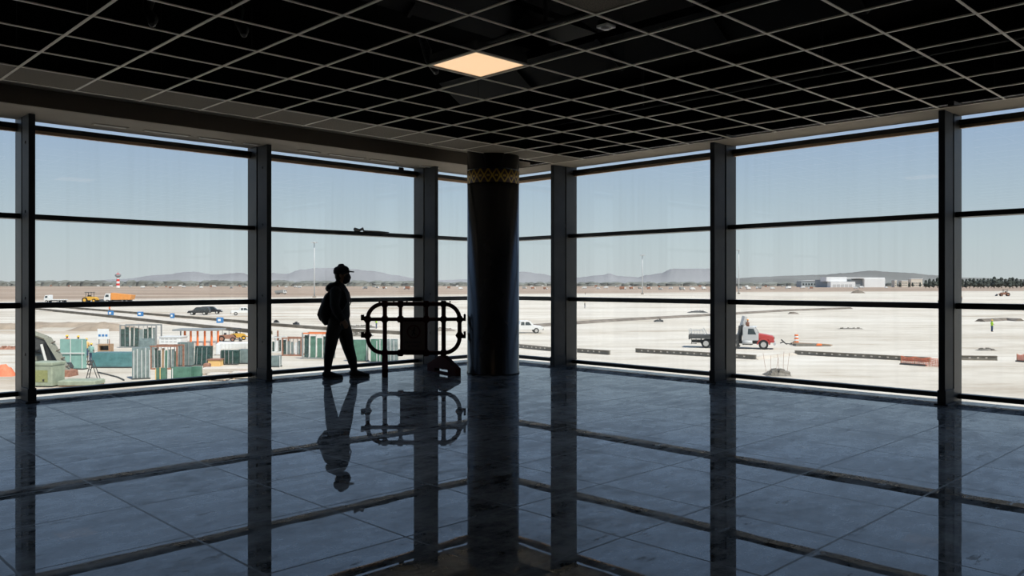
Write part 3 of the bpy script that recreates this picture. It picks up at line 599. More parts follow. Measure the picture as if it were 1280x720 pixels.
def strip(name, pts, w, h, mat, lab, cat='kerb', top=None, kind=None):
    P = [gp(*p) for p in pts]; rs = []
    for i, p in enumerate(P):
        t = (P[min(i + 1, len(P) - 1)] - P[max(i - 1, 0)]).normalized(); s = Vector((-t.y, t.x, 0)); tw = (top if top is not None else w)
        rs.append([p - s * w / 2, p + s * w / 2, p + s * tw / 2 + Vector((0, 0, h)), p - s * tw / 2 + Vector((0, 0, h))])
    o = MB().rings(rs).build(name, mat); return tag(o, lab, cat)
# kerbs, forms and berms on the right
strip('earth_berm', [(645, 410), (690, 407), (760, 402), (830, 398), (900, 394), (980, 389), (1062, 386)], 2.2, .45, 'soildark', 'long thin dark earth berm crossing the white apron behind the crane truck', 'berm', .6)
def form(px0, y0, px1, y1, lab, h=.42, holes=True):
    a, b = gp(px0, y0), gp(px1, y1); L = (b - a).length; t = thing('paving_form', lab, 'paving form', a, atan2(b.y - a.y, b.x - a.x), 'concrete paving forms on the apron')
    MB().box(0, L, -.11, .11, .03, h - .03).build('web', 'formwork', t); MB().box(0, L, -.2, .2, h - .03, h).build('top_flange', 'concrete', t); MB().box(0, L, -.2, .2, 0, .03).build('bottom_flange', 'concrete', t)
    if holes:
        m = MB()
        for k in range(1, int(L / .72)): m.box(k * .72 - .09, k * .72 + .09, -.125, -.11, h * .42, h * .7)
        if m.v: each(m, 'wedge_plate', 'concretepale', t)
form(994, 443.2, 1163, 452.5, 'long dark paving form running from under the striped barrel to the orange netting')
form(1201, 450, 1246, 450.5, 'short paving form behind the far right window pane'); form(795, 440.5, 945, 449.3, 'long paving form on the ground in front of the crane truck')
form(722, 440.5, 762, 443.5, 'short paving form left of the crane truck right of the post'); form(645, 434.5, 690, 439, 'paving form on the ground below the white pickup')
strip('lime_berm', [(940, 449), (965, 446), (994, 442.5)], 1.4, .2, 'lime', 'low white berm between two paving forms below the crane truck', 'berm', .4)
strip('earth_berm', [(1225, 402), (1245, 401), (1258, 400.5), (1275, 401.5)], 2.0, .5, 'soildark', 'dark earth ridge just above the worker in the lime vest', 'berm', .5)
def pile(px, py, w, d, h, mat, lab, seed=1, n=26, name='rubble_pile', cat='rubble'):
    rnd = random.Random(seed); t = thing(name, lab, cat, gp(px, py) + Fv * d * .5, RZ); m = MB(); nx, ny = 14, 8
    for j in range(ny + 1):
        for i in range(nx + 1):
            u, v = i / nx * 2 - 1, j / ny * 2 - 1; g = max(0, 1 - u * u) * max(0, 1 - v * v); m.v.append(Vector((u * w / 2, v * d / 2, h * g ** .7 * rnd.uniform(.6, 1))))
    m.f = [(j * (nx + 1) + i, j * (nx + 1) + i + 1, (j + 1) * (nx + 1) + i + 1, (j + 1) * (nx + 1) + i) for j in range(ny) for i in range(nx)]
    m.build('heap', mat, t)
    if n:
        m = MB()
        for k in range(n):
            u, v = rnd.uniform(-.8, .8), rnd.uniform(-.8, .6); z = h * max(0, 1 - u * u) * max(0, 1 - v * v) ** .7; s = rnd.uniform(.05, .17); c = Vector((u * w / 2, v * d / 2, z * .9))
            m.add([c + Vector((rnd.uniform(.6, 1) * a * s * 1.4, rnd.uniform(.6, 1) * b_ * s, rnd.uniform(.6, 1) * e * s)) for e in (-1, 1) for a, b_ in ((-1, -1), (1, -1), (1, 1), (-1, 1))], [(0, 3, 2, 1), (4, 5, 6, 7), (0, 1, 5, 4), (1, 2, 6, 5), (2, 3, 7, 6), (3, 0, 4, 7)])
        m.build('stones', mat, t)
    return t
rp = pile(975, 470.5, 1.9, 1.6, .5, 'rubble', 'rubble heap with thin rebar rods sticking up, nearest the right windows', 3, 34)
for k, (x, lean, hh) in enumerate(((-.75, -.25, 1.7), (-.45, .05, 1.5), (-.1, .3, 1.3), (.25, -.15, 1.6), (.5, .1, 1.8), (.8, .22, 1.7))): MB().tube([(x, 0, 0), (x + lean * .6, .1, hh * .6), (x + lean, .1, hh)], .012, 5).build('rebar', 'rust', rp)
pile(1108, 407, 3.2, 1.6, .25, 'soildark', 'flat scatter of dark debris on the apron above the orange netting', 9, 14) if False else None
pile(1236, 438.5, 2.0, 1.0, .22, 'rubble', 'thin scatter of debris in front of the far right worker', 5, 12); pile(824, 402.5, 1.8, 1.2, .5, 'vdark', 'small dark debris heap on the apron in the pane left of the crane truck', 6, 12)
pile(873, 391, 5, 2, .55, 'vdark', 'dark low debris heap near the long berm above the crane truck bed', 7, 14); pile(1065, 411.5, 4, 1.4, .18, 'rubble', 'thin line of debris on the white apron above the long paving form', 10, 10); pile(993, 392.5, 2.5, 1.5, .5, 'soildark', 'little dark soil heap along the far berm', 12, 6)
# traffic barrel and scrap beside it
bl = thing('traffic_barrel', 'orange and white striped traffic barrel standing right of the crane truck', 'traffic barrel', gp(995.5, 429), RZ)
MB().lathe([(.36, 0), (.36, .06), (.27, .08)], 20).build('base', 'rubber', bl, smooth=True)
for k in range(5): MB().lathe([(.27 - .014 * k, .08 + .19 * k), (.256 - .014 * k, .268 + .19 * k)], 20).build('stripe', 'orange' if k % 2 == 0 else 'white', bl, smooth=True)
sp = thing('steel_plate_stack', 'dark flat plates with orange scrap lying right of the striped barrel', 'scrap', gp(1014, 432.5), RZ)
MB().prism([(-1.9, 0), (-1.85, .28), (.6, .26), (2.1, .06), (2.0, 0)], -.5, .6).build('plates', 'formwork', sp); MB().prism([(.35, .1), (.5, .32), (.95, .3), (1.0, .1)], -.6, -.45).build('orange_scrap', 'orange', sp); MB().prism([(-2.0, .28), (-1.9, .36), (1.7, .2), (2.5, .12), (2.4, .06)], .1, .9).build('board', 'wood', sp)
ba = thing('scrap_bars', 'bent black bars left of the striped barrel', 'scrap', gp(983, 431), RZ); MB().tube([(-.6, 0, .6), (-.1, 0, .15), (.5, .1, .1), (.9, 0, .35)], .07, 6).tube([(-.7, 0, .2), (-.3, .2, .3), (.1, .1, .05)], .06, 6).build('bar', 'vblack', ba); MB().tube([(.4, .1, 0), (.95, .1, .12), (1.1, .1, .3)], .05, 6).build('bar', 'vblack', ba)
def net(px0, y0, px1, y1, h, lab):
    a, b = gp(px0, y0), gp(px1, y1); L = (b - a).length; t = thing('safety_netting', lab, 'safety netting', a, atan2(b.y - a.y, b.x - a.x)); n = max(2, int(L / .9)); rnd = random.Random(int(px0))
    hs = [h * rnd.uniform(.75, 1.05) for _ in range(n + 1)]
    for k in range(n + 1): MB().tube([(L * k / n, 0, 0), (L * k / n, 0, hs[k] + .05)], .03, 6).build('stake', 'wood', t)
    m = MB(); R_ = 6; nn = n * 5
    for r in range(R_ + 1):
        pts = []
        for k in range(nn + 1):
            f = k / 5; i = min(int(f), n - 1); hh = (hs[i] + (hs[i + 1] - hs[i]) * (f - i)) - .12 * sin(pi * (f - i)); pts.append((L * k / nn, .04 * sin(k * 1.3), .05 + hh * r / R_))
        m.tube(pts, .022, 4)
    for k in range(0, nn * 2): 
        f = k / 10; i = min(int(f), n - 1); hh = (hs[i] + (hs[i + 1] - hs[i]) * (f - i)) - .12 * sin(pi * (f - i)); m.bar((L * k / nn / 2, .03, .05), (L * k / nn / 2 + .05, .03, .05 + hh), .032)
    m.build('mesh', 'orangenet', t); MB().box(0, L * .6, -.25, .15, 0, .12).build('weight', 'vdark', t)
net(1126, 455.5, 1180, 459.5, .85, 'orange safety netting fence at the right end of the long paving form'); net(1271, 452, 1290, 453.5, .75, 'orange safety netting cut by the right edge of the picture')

# ---------------------------------------------------------------- vehicles
def wheel(t, x, y, r, w=.28, hub='hub'):
    o = MB().lathe([(r * .55, -w / 2), (r * .92, -w / 2), (r, -w * .36), (r, w * .36), (r * .92, w / 2), (r * .55, w / 2)], 20, (x, y, r), 'y').build('wheel', 'rubber', t, smooth=False)
    MB().lathe([(r * .58, -w / 2 - .005), (r * .5, -w * .35), (r * .2, -w * .3), (r * .18, -w / 2), (.01, -w / 2)] if y > 0 else [(.01, w / 2), (r * .18, w / 2), (r * .2, w * .3), (r * .5, w * .35), (r * .58, w / 2 + .005)], 16, (x, y, r), 'y').build('hub', hub, o); return o
def pickup(lab, loc, yaw, paint='vwhite', bed=True, group=None, name='pickup_truck', cat='pickup truck'):
    t = thing(name, lab, cat, loc, yaw, group)
    if bed: prof = [(-2.6, .5), (-2.62, 1.02), (-.95, 1.05), (-.85, 1.1), (-.62, 1.72), (-.4, 1.78), (.55, 1.77), (.8, 1.7), (1.35, 1.12), (2.35, 1.0), (2.6, .85), (2.62, .5)]
    else: prof = [(-2.3, .5), (-2.36, 1.0), (-2.15, 1.62), (-1.9, 1.75), (.35, 1.76), (.6, 1.68), (1.15, 1.1), (2.05, .98), (2.3, .82), (2.32, .5)]
    MB().prism(prof, -.88, .88).build('body', paint, t, bevel=.06)
    x0 = -.6 if bed else -1.95
    for s in (-1, 1):
        m = MB()
        for a, b_ in ((x0 + .05, -.02), (.06, .62)) if bed else ((x0, -1.2), (-1.12, -.3), (-.22, .45)): m.prism([(a, 1.15), (a + .06, 1.62), (b_ - .02, 1.62), (b_ + (.35 if b_ > .4 else 0), 1.15)], s * .885 - .006, s * .885 + .006)
        each(m, 'side_window', 'vglass', t)
    MB().add([(.86, -.75, 1.62), (.86, .75, 1.62), (1.34, .78, 1.16), (1.34, -.78, 1.16)], [(0, 1, 2, 3)]).build('windshield', 'vglass', t) if bed else MB().add([(.68, -.75, 1.62), (.68, .75, 1.62), (1.17, .78, 1.13), (1.17, -.78, 1.13)], [(0, 1, 2, 3)]).build('windshield', 'vglass', t)
    f = 2.6 if bed else 2.3
    MB().box(f - .05, f + .1, -.85, .85, .45, .65).build('bumper', 'vdark', t); MB().box(-f - .1, -f + .05, -.85, .85, .45, .62).build('bumper', 'vdark', t)
    MB().box(f - .01, f + .03, -.8, -.5, .75, .92).build('headlight', 'white', t); MB().box(f - .01, f + .03, .5, .8, .75, .92).build('headlight', 'white', t)
    for x in (-f + 1.0, f - .95):
        for y in (-.78, .78): wheel(t, x, y, .38)
    return t
pickup('white pickup truck on the apron just right of the round column', gp(655, 416.3), RZ + rad(6), 'vwhite')
pickup('white pickup with roof rack far off beside the left window post', gp(304, 394), RZ + rad(20), 'vwhite')
pickup('black car nearest in the pair parked behind the blue marker boxes', gp(249, 393.8), RZ + rad(185), 'vblack', False, None, 'car', 'car'); pickup('black car at the right of the parked dark pair', gp(264, 392.6), RZ + rad(12), 'vblack', False, None, 'car', 'car')
# crane truck
D0 = 88.3; ct = thing('crane_truck', 'flatbed crane truck with grey cab and red hood on the apron', 'truck', pd(862, 90.5), RZ - rad(18)); W = 1.2
MB().box(.3, 8.6, -.45, .45, .55, .85).build('chassis', 'vdark', ct)
MB().box(0, 5.45, -W, W, 1.15, 1.45).box(0, 5.45, -W - .02, -W + .06, 1.05, 1.5).box(0, .12, -W, W, .95, 1.5).build('flatbed', 'vdark', ct)
m = MB()
for x0, x1, lean in ((.1, 1.6, 0),): 
    for y in (-W + .08, W - .08):
        m.tube([(x0, y, 1.45), (x0 - .05, y, 2.1)], .05, 6); m.tube([(x1 + .3, y, 1.45), (x1 - .1, y, 2.15)], .05, 6); m.tube([(x0 - .05, y, 1.9), (x1, y, 1.95)], .035, 6)
        for k in range(4): m.tube([(x0 + .3 + .33 * k, y, 1.45), (x0 + .3 + .33 * k, y, 1.93)], .025, 5)
m.build('bed_rails', 'vgrey', ct); MB().box(.25, .9, -1.1, -1.0, .45, .5).box(.3, .36, -1.1, -1.0, .45, 1.1).box(.8, .86, -1.1, -1.0, .45, 1.1).build('rear_step', 'vdark', ct)
MB().prism([(6.0, .95), (6.0, 2.3), (6.12, 2.45), (7.2, 2.42), (7.35, 2.35), (7.72, 1.68), (7.72, .95)], -1.1, 1.1).build('cab', 'vgrey', ct, bevel=.05)
for s in (-1, 1): MB().prism([(6.55, 1.62), (6.6, 2.25), (7.18, 2.25), (7.45, 1.62)], s * 1.105 - .01, s * 1.105 + .01).build('side_window', 'vglass', ct)
MB().add([(7.40, -.95, 2.28), (7.40, .95, 2.28), (7.72, 1.0, 1.74), (7.72, -1.0, 1.74)], [(0, 1, 2, 3)]).build('windshield', 'vglass', ct); MB().box(7.1, 7.5, -1.0, 1.0, 2.40, 2.46).build('visor', 'vwhite', ct)
MB().prism([(7.7, 1.1), (7.7, 1.70), (8.5, 1.58), (9.25, 1.42), (9.38, 1.2), (9.38, .75), (8.9, .75), (8.75, 1.05), (8.2, 1.1)], -.95, .95).build('hood', 'vred', ct, bevel=.06)
for s in (-1, 1):
    m = MB(); pts = [(8.25 + .72 * cos(a), .52 + .66 * sin(a)) for a in [pi * k / 10 for k in range(11)]]; inn = [(8.25 + .58 * cos(a), .52 + .54 * sin(a)) for a in [pi * (10 - k) / 10 for k in range(11)]]; m.prism(pts + inn, s * .95 - .22, s * .95 + .22); m.build('fender', 'vred', ct)
    MB().box(9.3, 9.42, s * .75 - .14, s * .75 + .14, .95, 1.12).build('headlight', 'white', ct)
MB().box(9.36, 9.42, -.5, .5, .8, 1.35).build('grille', 'vdark', ct); MB().box(9.3, 9.55, -1.15, 1.15, .48, .76).build('bumper', 'vgrey', ct)
MB().lathe([(.28, -.55), (.28, .55)], 14, (6.5, -.95, .72), 'x').build('fuel_tank', 'vgrey', ct, smooth=True); MB().box(6.0, 7.1, -1.2, -.95, .5, .58).build('side_step', 'vdark', ct)
cr = MB().cbox(5.5, 5.85, -.35, .35, .9, 2.5, .04).build('crane_post', 'vdark', ct); MB().bar((5.55, 0, 1.2), (6.2, 0, 3.55), .42, .36).build('boom', 'vgrey', cr); MB().bar((5.75, -.3, 1.0), (5.9, -.3, 2.6), .16, .16).build('cylinder', 'vdark', cr); MB().tube([(6.02, -.32, 1.5), (6.1, -.32, 2.75)], .07, 8).build('exhaust', 'hub', ct)
for y in (-1.15, 1.15): MB().box(5.3, 5.55, y - .12, y + .12, .25, 1.6).box(5.2, 5.65, y - .18, y + .18, .12, .25).build('outrigger', 'vdark', ct)
for x, ys in ((1.95, (-.98, .98)), (8.25, (-1.0, 1.0))):
    for y in ys: wheel(ct, x, y, .52, .34)
MB().box(1.2, 2.7, -1.15, -.75, 1.08, 1.14).build('mudguard', 'vdark', ct); MB().box(1.35, 1.45, -1.15, -.75, .5, 1.1).build('mud_flap', 'rubber', ct)
ct.scale = (.95, .95, .98)
w_ = worker(934.5, 88.6, 'worker with orange helmet standing on the crane truck behind the cab', 'rust', GZ + 1.45, 1.7, rad(20), 'vorange')
worker(1240, 119.5, 'worker in lime safety vest standing on the apron at far right', 'vest', arm=1); worker(731.5, 520, 'tiny distant worker on the white apron just right of the post by the column', 'vdark', h=1.8, voxel=.06)
worker(731, 234, 'small dark worker just below the lower window bar right of the column', 'vdark', h=1.75, voxel=.05); worker(1202, 330, 'worker in dark red top far off beside the right window post', 'darkred', h=2.0, voxel=.06); worker(1173, 268, 'small dark worker just left of the right window post', 'vdark', h=1.8, voxel=.05)
worker(959, 262, 'small worker standing above the window bar near the mast at right', 'vdark', h=1.7, voxel=.05)
# far machinery
def loader(lab, px, py, paint, yaw=0, s=1.0, name='backhoe', cat='backhoe', canopy=True):
    t = thing(name, lab, cat, gp(px, py), RZ + yaw); t.scale = (s, s, s)
    MB().prism([(-1.6, .7), (-1.7, 1.5), (-.4, 1.7), (1.4, 1.6), (1.9, 1.3), (1.9, .7)], -.8, .8).build('body', paint, t, bevel=.05)
    m = MB()
    for x in (-.9, .6):
        for y in (-.7, .7): m.box(x - .05, x + .05, y - .05, y + .05, 1.6, 2.8)
    each(m, 'cab_post', 'vdark', t); MB().cbox(-1.2, .9, -.85, .85, 2.8, 2.95, .03).build('canopy', 'vdark', t); MB().box(-.6, 0, -.4, .4, 1.6, 2.1).build('seat', 'vblack', t)
    for x, r in ((-1.1, .75), (1.4, .55)):
        for y in (-.85, .85): wheel(t, x, y, r, .4, paint)
    MB().bar((1.8, 0, 1.0), (3.0, 0, .7), .2).build('loader_arm', paint, t); MB().prism([(2.9, .15), (2.9, .95), (3.1, .95), (3.6, .2), (3.55, .1)], -1, 1).build('bucket', 'vdark', t)
    return t
loader('yellow backhoe with dark canopy far off at the left beyond the window bar', 113, 378.5, 'vyellow', 0, 1.35); loader('small dark backhoe on the apron near the right edge', 1256, 370.3, 'rust', rad(160), 1.3)
def lorry(lab, px, py, cab, body, yaw=0, s=1.0, tip=True, group=None):
    t = thing('dump_truck' if tip else 'flatbed_truck', lab, 'truck', gp(px, py), RZ + yaw, group); t.scale = (s, s, s)
    MB().box(-3.5, 3.6, -.5, .5, .6, .95).build('chassis', 'vdark', t)
    MB().prism([(1.9, .8), (1.9, 2.6), (2.1, 2.75), (3.3, 2.7), (3.7, 1.7), (3.8, .8)], -1.15, 1.15).build('cab', cab, t, bevel=.06)
    for q in (-1, 1): MB().prism([(2.35, 1.75), (2.4, 2.4), (3.15, 2.4), (3.4, 1.75)], q * 1.155 - .01, q * 1.155 + .01).build('side_window', 'vglass', t)
    MB().add([(3.36, -1, 2.6), (3.36, 1, 2.6), (3.72, 1, 1.75), (3.72, -1, 1.75)], [(0, 1, 2, 3)]).build('windshield', 'vglass', t)
    if tip:
        MB().prism([(-3.7, 1.0), (-4.1, 2.3), (1.75, 2.9), (1.75, 1.0)], -1.2, 1.2).build('tipper_body', body, t)
        m = MB(); [m.box(-3.2 + k * 1.1, -3.05 + k * 1.1, -1.27, 1.27, 1.05, 2.35 + .1 * k) for k in range(5)]; each(m, 'rib', body, t)
    else: MB().box(-3.7, 1.7, -1.2, 1.2, .95, 1.2).build('flatbed', body, t)
    for x in (-2.7, -1.5, 2.75):
        for y in (-1, 1): wheel(t, x, y, .5, .4)
    return t
lorry('orange tipper truck far off at the left above the blue boxes', 149, 379, 'vwhite', 'vorange', rad(178), 1.3); lorry('white flatbed truck far off beside the left edge window post', 70, 378.5, 'vwhite', 'vwhite', rad(176), 1.05, False)
lorry('pale truck far off left of the walking person above the window bar', 351, 367.6, 'vwhite', 'framegrey', 0, 1.0)
# distant parked vehicles, a few pixels each
def van(lab, loc, paint, group):
    t = thing('parked_truck', lab, 'truck', loc, RZ + rad(random.uniform(-25, 25)), group)
    MB().cbox(-4.5, 1.4, -1.3, 1.3, 1.0, 3.9, .08).build('cargo_box', paint, t); MB().prism([(1.6, .7), (1.6, 3.0), (3.0, 2.9), (3.5, 1.8), (3.6, .7)], -1.2, 1.2).build('cab', 'vwhite', t, bevel=.05)
    MB().box(-4.4, 3.4, -.5, .5, .6, 1.0).build('chassis', 'vdark', t)
    for x in (-3.2, 2.6):
        for y in (-1.1, 1.1): wheel(t, x, y, .55, .4)
    return t
GL = 'small parked truck on the brown far edge of the airfield left of the column'; GR = 'small parked truck on the brown far edge of the airfield right of the column'
vs_ = {}
for c in ('vwhite', 'framegrey', 'rust'): vs_[c] = van(GL, gp(300, 361), c, 'distant parked trucks left')
first = dict(vs_); rnd = random.Random(21)
places = [(178, 360), (196, 359.5), (214, 360.5), (230, 359.5), (252, 360), (268, 359), (289, 360.5), (306, 359.6), (358, 359.5), (374, 360), (456, 361), (472, 360.2), (481, 361), (497, 360), (508, 361.5), (560, 360.5), (576, 361.5), (656, 361), (667, 361.2), (682, 361.6), (730, 361), (748, 361.2), (757, 360.5), (779, 362), (790, 361.4), (800, 361), (812, 361.6), (826, 362.2), (838, 361.2), (853, 362.5), (866, 362.6), (880, 361.6), (925, 361), (936, 361.8), (948, 361), (966, 361.5), (985, 361), (1003, 360.4), (1013, 361), (1070, 361), (1077, 360.2), (1108, 360.2)] + [(px + 3, 357.6 + (px * 7 % 11) * .17) for px in (60, 84, 120, 136, 160, 204, 222, 244, 262, 296, 345, 366, 385, 465, 490, 512, 568, 661, 676, 723, 741, 768, 785, 806, 820, 846, 860, 873, 930, 955, 975, 994, 1112, 1152, 1165, 1210, 1228, 1250, 1268)]
for px, py in places:
    c = rnd.choice(['vwhite', 'vwhite', 'vwhite', 'framegrey', 'rust']); lab = GL if px < 616 else GR; g = 'distant parked trucks ' + ('left' if px < 616 else 'right'); loc = gp(px, py); rz = RZ + rad(rnd.choice([0, 180]) + rnd.uniform(-40, 40)); sc = rnd.uniform(.6, 1.0)
    if first.get(c): o = first.pop(c); o.location = loc; o.rotation_euler = (0, 0, rz); o['label'] = lab; o['group'] = g; o.scale = (sc, sc, sc)
    else: dup(vs_[c], loc, rz, lab, g, (sc, sc, sc))
for px, py, mat, lab in ((1074, 366.5, 'soildark', 'dark low heap below the white hangar doors'), (1190, 374, 'soil', 'brown low heap'),):
    if px == 1074: pile(px, py, 10, 5, 2.5, mat, lab, 31, 10)
# masts
def mastf(px, top, base, lab):
    D = gd(base); h = (base - top) * D / FPX; t = thing('light_mast', lab, 'light mast', pd(px, D), RZ); MB().loft([(0, 0, 0), (0, 0, h)], [.42, .2], 10, caps=False).build('pole', 'mast', t, smooth=True); MB().cbox(-.8, .8, -.8, .8, 0, .8, .1).build('footing', 'concrete', t)
    MB().lathe([(1.0, h - .5), (1.3, h - .45), (1.3, h - .25), (1.0, h - .2)], 16).build('ring', 'mast', t)
    for k in range(6): a = k * pi / 3; MB().box(1.5 * cos(a) - .3, 1.5 * cos(a) + .3, 1.5 * sin(a) - .3, 1.5 * sin(a) + .3, h - .7, h - .35).build('floodlight', 'mast', t)
mastf(393, 302, 372, 'tall pale light mast left of the person head'); mastf(803, 318, 368, 'tall pale light mast between column and crane truck'); mastf(923.5, 312, 367.5, 'tall pale light mast just right of the post in front of the crane truck')
# control tower in red and white
D = 1500; ct2 = thing('control_tower', 'far red and white checkered tower on the left horizon', 'tower', pd(147.5, D), RZ); m = 1.468
for k in range(5): MB().lathe([(3.2 - .15 * k, k * 3.9), (3.1 - .15 * k, k * 3.9 + 3.9)], 12).build('shaft', 'redpaint' if k % 2 else 'white', ct2)
MB().lathe([(3, 19.5), (5, 21), (5.2, 24), (4.4, 24.6)], 12).build('cabin', 'hangargrey', ct2); MB().lathe([(4.5, 24.6), (.4, 26), (.2, 29)], 12).build('roof', 'redpaint', ct2)
# hangar and buildings
D = 1640; hg = thing('hangar', 'large white hangar far off on the right', 'hangar', pd(1070, D), RZ); q = D / FPX; X = lambda p: (p - 1070) * q; Zf = lambda y: (HOR - y) * q + 7
MB().box(X(1035), X(1107), 6, 70, 0, Zf(349.5)).build('hall', 'hangargrey', hg); MB().box(X(1032.5), X(1058), -2, 30, Zf(351.8), Zf(346.2)).build('upper_block', 'hangar', hg); MB().box(X(1035.5), X(1066), -12, 20, 0, Zf(352)).build('low_block', 'hangar', hg)
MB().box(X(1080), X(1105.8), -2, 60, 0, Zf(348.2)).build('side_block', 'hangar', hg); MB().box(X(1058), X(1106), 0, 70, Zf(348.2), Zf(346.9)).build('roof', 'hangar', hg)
m = MB(); [m.box(X(1038 + 5 * k), X(1042 + 5 * k), -12.3, -12, 0, 6) for k in range(5)]; each(m, 'door', 'vgrey', hg)
dk = thing('long_shed', 'long grey low building left of the white hangar', 'building', pd(1018, 1750), RZ); MB().box(-28, 28, 0, 30, 0, 13).build('walls', 'hangargrey', dk); MB().prism([(-29, 13), (0, 15), (29, 13)], -1, 31).build('roof', 'vgrey', dk); m = MB(); [m.box(-25 + 6 * k, -22 + 6 * k, -.3, 0, 4, 8) for k in range(9)]; each(m, 'window', 'vglass', dk)
for px, w, h, lab in ((1119.5, 4, 14, 'slim pale building right of the hangar'), (1131, 13, 13, 'pale building among trees in the middle of the group right of the hangar'), (1146, 24, 17, 'widest pale building left of the dark tree clump')):
    bb = thing('building', lab, 'building', pd(px, 1700), RZ); MB().box(-w / 2, w / 2, 0, 14, 0, h).build('walls', 'concretepale', bb); MB().box(-w / 2 - .5, w / 2 + .5, -.5, 14.5, h, h + 1).build('roof', 'hangar', bb); m = MB(); [m.box(-w / 2 + 1 + 3 * k, -w / 2 + 2.4 + 3 * k, -.3, 0, z, z + 1.8) for k in range(max(1, int(w / 3.2))) for z in (3, 7.5)]; each(m, 'window', 'vglass', bb)
sh = [dup(tr[0], pd(px, 1640), px, 'bushy tree in front of the pale buildings right of the hangar', 'trees beyond the airfield: by the buildings', (.5, .5, .5)) for px in (1125, 1136.5, 1141, 1150)]

# ---------------------------------------------------------------- the yard on the left
strip('kerb', [(44, 387), (129, 395.8), (206, 404.5), (309, 415.5), (338, 418)], .7, .5, 'kerbdark', 'long concrete kerb along the near side of the white strip at left', 'kerb', .6); strip('kerb', [(60, 384), (93, 386), (165, 392), (214, 396), (309, 404), (338, 407), (408, 412.5), (530, 420)], .7, .45, 'kerbdark', 'long concrete kerb along the far side of the white strip with blue boxes', 'kerb', .6)
strip('lane', [(42, 385.6), (111, 391), (185, 398), (309, 409.5), (345, 412)], 7.5, .06, 'concretepale', 'white concrete strip between the two long kerbs at left', 'pavement', 7.5)
for px, py, lab in ((138.5, 394.5, 'blue marker box nearest the left on the far kerb'), (175.5, 395.5, 'second blue marker box from the left on the far kerb'), (215.5, 398, 'third and smallest blue marker box on the far kerb'), (275, 404, 'blue marker box on the kerb nearest the left window post')):
    t = thing('marker_box', lab, 'marker box', gp(px, py) + Vector((0, 0, .07)), RZ); s = .55 if px != 215.5 else .35; MB().cbox(-s, s, -.3, .3, .0, .95, .05).build('box', 'blue', t); MB().box(-s * .5, s * .4, -.32, -.3, .3, .7).build('panel', 'white', t)
worker(137, 196, 'tiny worker in orange beside the leftmost blue marker box', 'vestorange', h=1.8, voxel=.06)
pile(118, 414, 9, 6, 1.3, 'soil', 'brown soil mound behind the glass yard at left', 14, 0, 'soil_mound', 'soil mound'); pile(60, 409.5, 22, 5, .9, 'soil', 'long low soil bank behind the excavator at the left', 15, 0, 'soil_mound', 'soil mound'); pile(4, 412, 8, 4, 1.0, 'soil', 'soil bank seen through the narrow pane at the left edge', 16, 0, 'soil_mound', 'soil mound'); pile(6, 437, 2.4, 1.4, .35, 'rust', 'small brown debris heap above the red sheet at the left edge', 17, 10)
tp = thing('tarpaulin', 'crumpled red sheet on the ground at the left edge', 'tarpaulin', gp(4, 470), RZ); m = MB(); rnd = random.Random(5)
for j in range(6):
    for i in range(10): m.v.append(Vector((-.9 + .2 * i, -.4 + .2 * j, max(0, sin(pi * j / 5) * sin(pi * i / 9)) * (.75 + .3 * rnd.random()))))
m.f = [(j * 10 + i, j * 10 + i + 1, (j + 1) * 10 + i + 1, (j + 1) * 10 + i) for j in range(5) for i in range(9)]; m.build('sheet', 'orangenet', tp)
# excavator at the lower left
ex = thing('excavator', 'khaki excavator with folded boom at the lower left behind the post', 'excavator', gp(50, 470), RZ); q = 62 / FPX; X = lambda p: (p - 50) * q; Z = lambda y: (470 - y) * q
for y in (-1.1, 1.1): MB().prism([(-1.5, .1), (-1.7, .45), (-1.4, .8), (1.0, .8), (1.2, .45), (1.0, .1)], y + 1.2 - .28, y + 1.2 + .28).build('track', 'vdark', ex)
MB().prism([(-1.6, .85), (-1.6, 1.7), (-.8, 1.8), (-.4, 1.5), (-.4, .85)], .2, 2.5).build('house', 'khaki', ex); MB().prism([(-1.5, 1.75), (-1.5, 2.8), (-.6, 2.8), (-.4, 1.75)], .5, 1.5).build('cab', 'vdark', ex)
MB().bar((X(36), 0, Z(415)), (X(60), 0, Z(424)), .3, .35).build('boom', 'khaki', ex)
st = MB().bar((X(60), 0, Z(423)), (X(86), 0, Z(466)), .75, .35).build('stick', 'khaki', ex)
for k in range(4): f_ = .15 + .23 * k; MB().bar((X(58 + 26 * f_), -.2, Z(424 + 43 * f_)), (X(67 + 26 * f_), -.2, Z(420 + 43 * f_)), .08, .08).build('rib', 'soildark', st)
MB().tube([(X(54), -.25, Z(430)), (X(60), -.25, Z(452))], .10, 8).build('cylinder', 'framewhite', ex); MB().prism([(X(42), Z(421)), (X(57), Z(425)), (X(68), Z(455)), (X(60), Z(458)), (X(50), Z(436)), (X(42), Z(438))], -.1, .5).build('arm_plate', 'vdark', ex)
MB().prism([(X(80), Z(461)), (X(92), Z(463)), (X(93), 0), (X(84), -.0)], -.6, .6).build('bucket', 'rust', ex)
gn = thing('generator', 'pale green generator box with yellow side panel at the lower left corner', 'generator', gp(58, 483), RZ + rad(-6)); MB().cbox(-.9, .75, -.5, .9, .1, 1.55, .06).build('housing', 'palegreen', gn); MB().cbox(-.95, .8, -.55, .95, 1.5, 1.68, .05).build('lid', 'palegreen', gn); MB().box(-.55, .45, -.52, -.5, .35, 1.15).build('side_panel', 'olive', gn); MB().box(.1, .22, -.54, -.5, .4, .55).build('latch', 'vblack', gn); MB().box(-.85, .7, -.4, .8, 0, .1).build('skid', 'vdark', gn)
fl = thing('covered_pallet', 'low flat pallet under a pale green cover beside the generator', 'pallet', gp(101, 482.5), RZ); MB().box(-1.2, 1.2, -.5, .8, 0, .14).build('pallet', 'wood', fl); MB().cbox(-1.3, 1.25, -.6, .9, .12, .42, .06).build('cover', 'palegreen', fl)
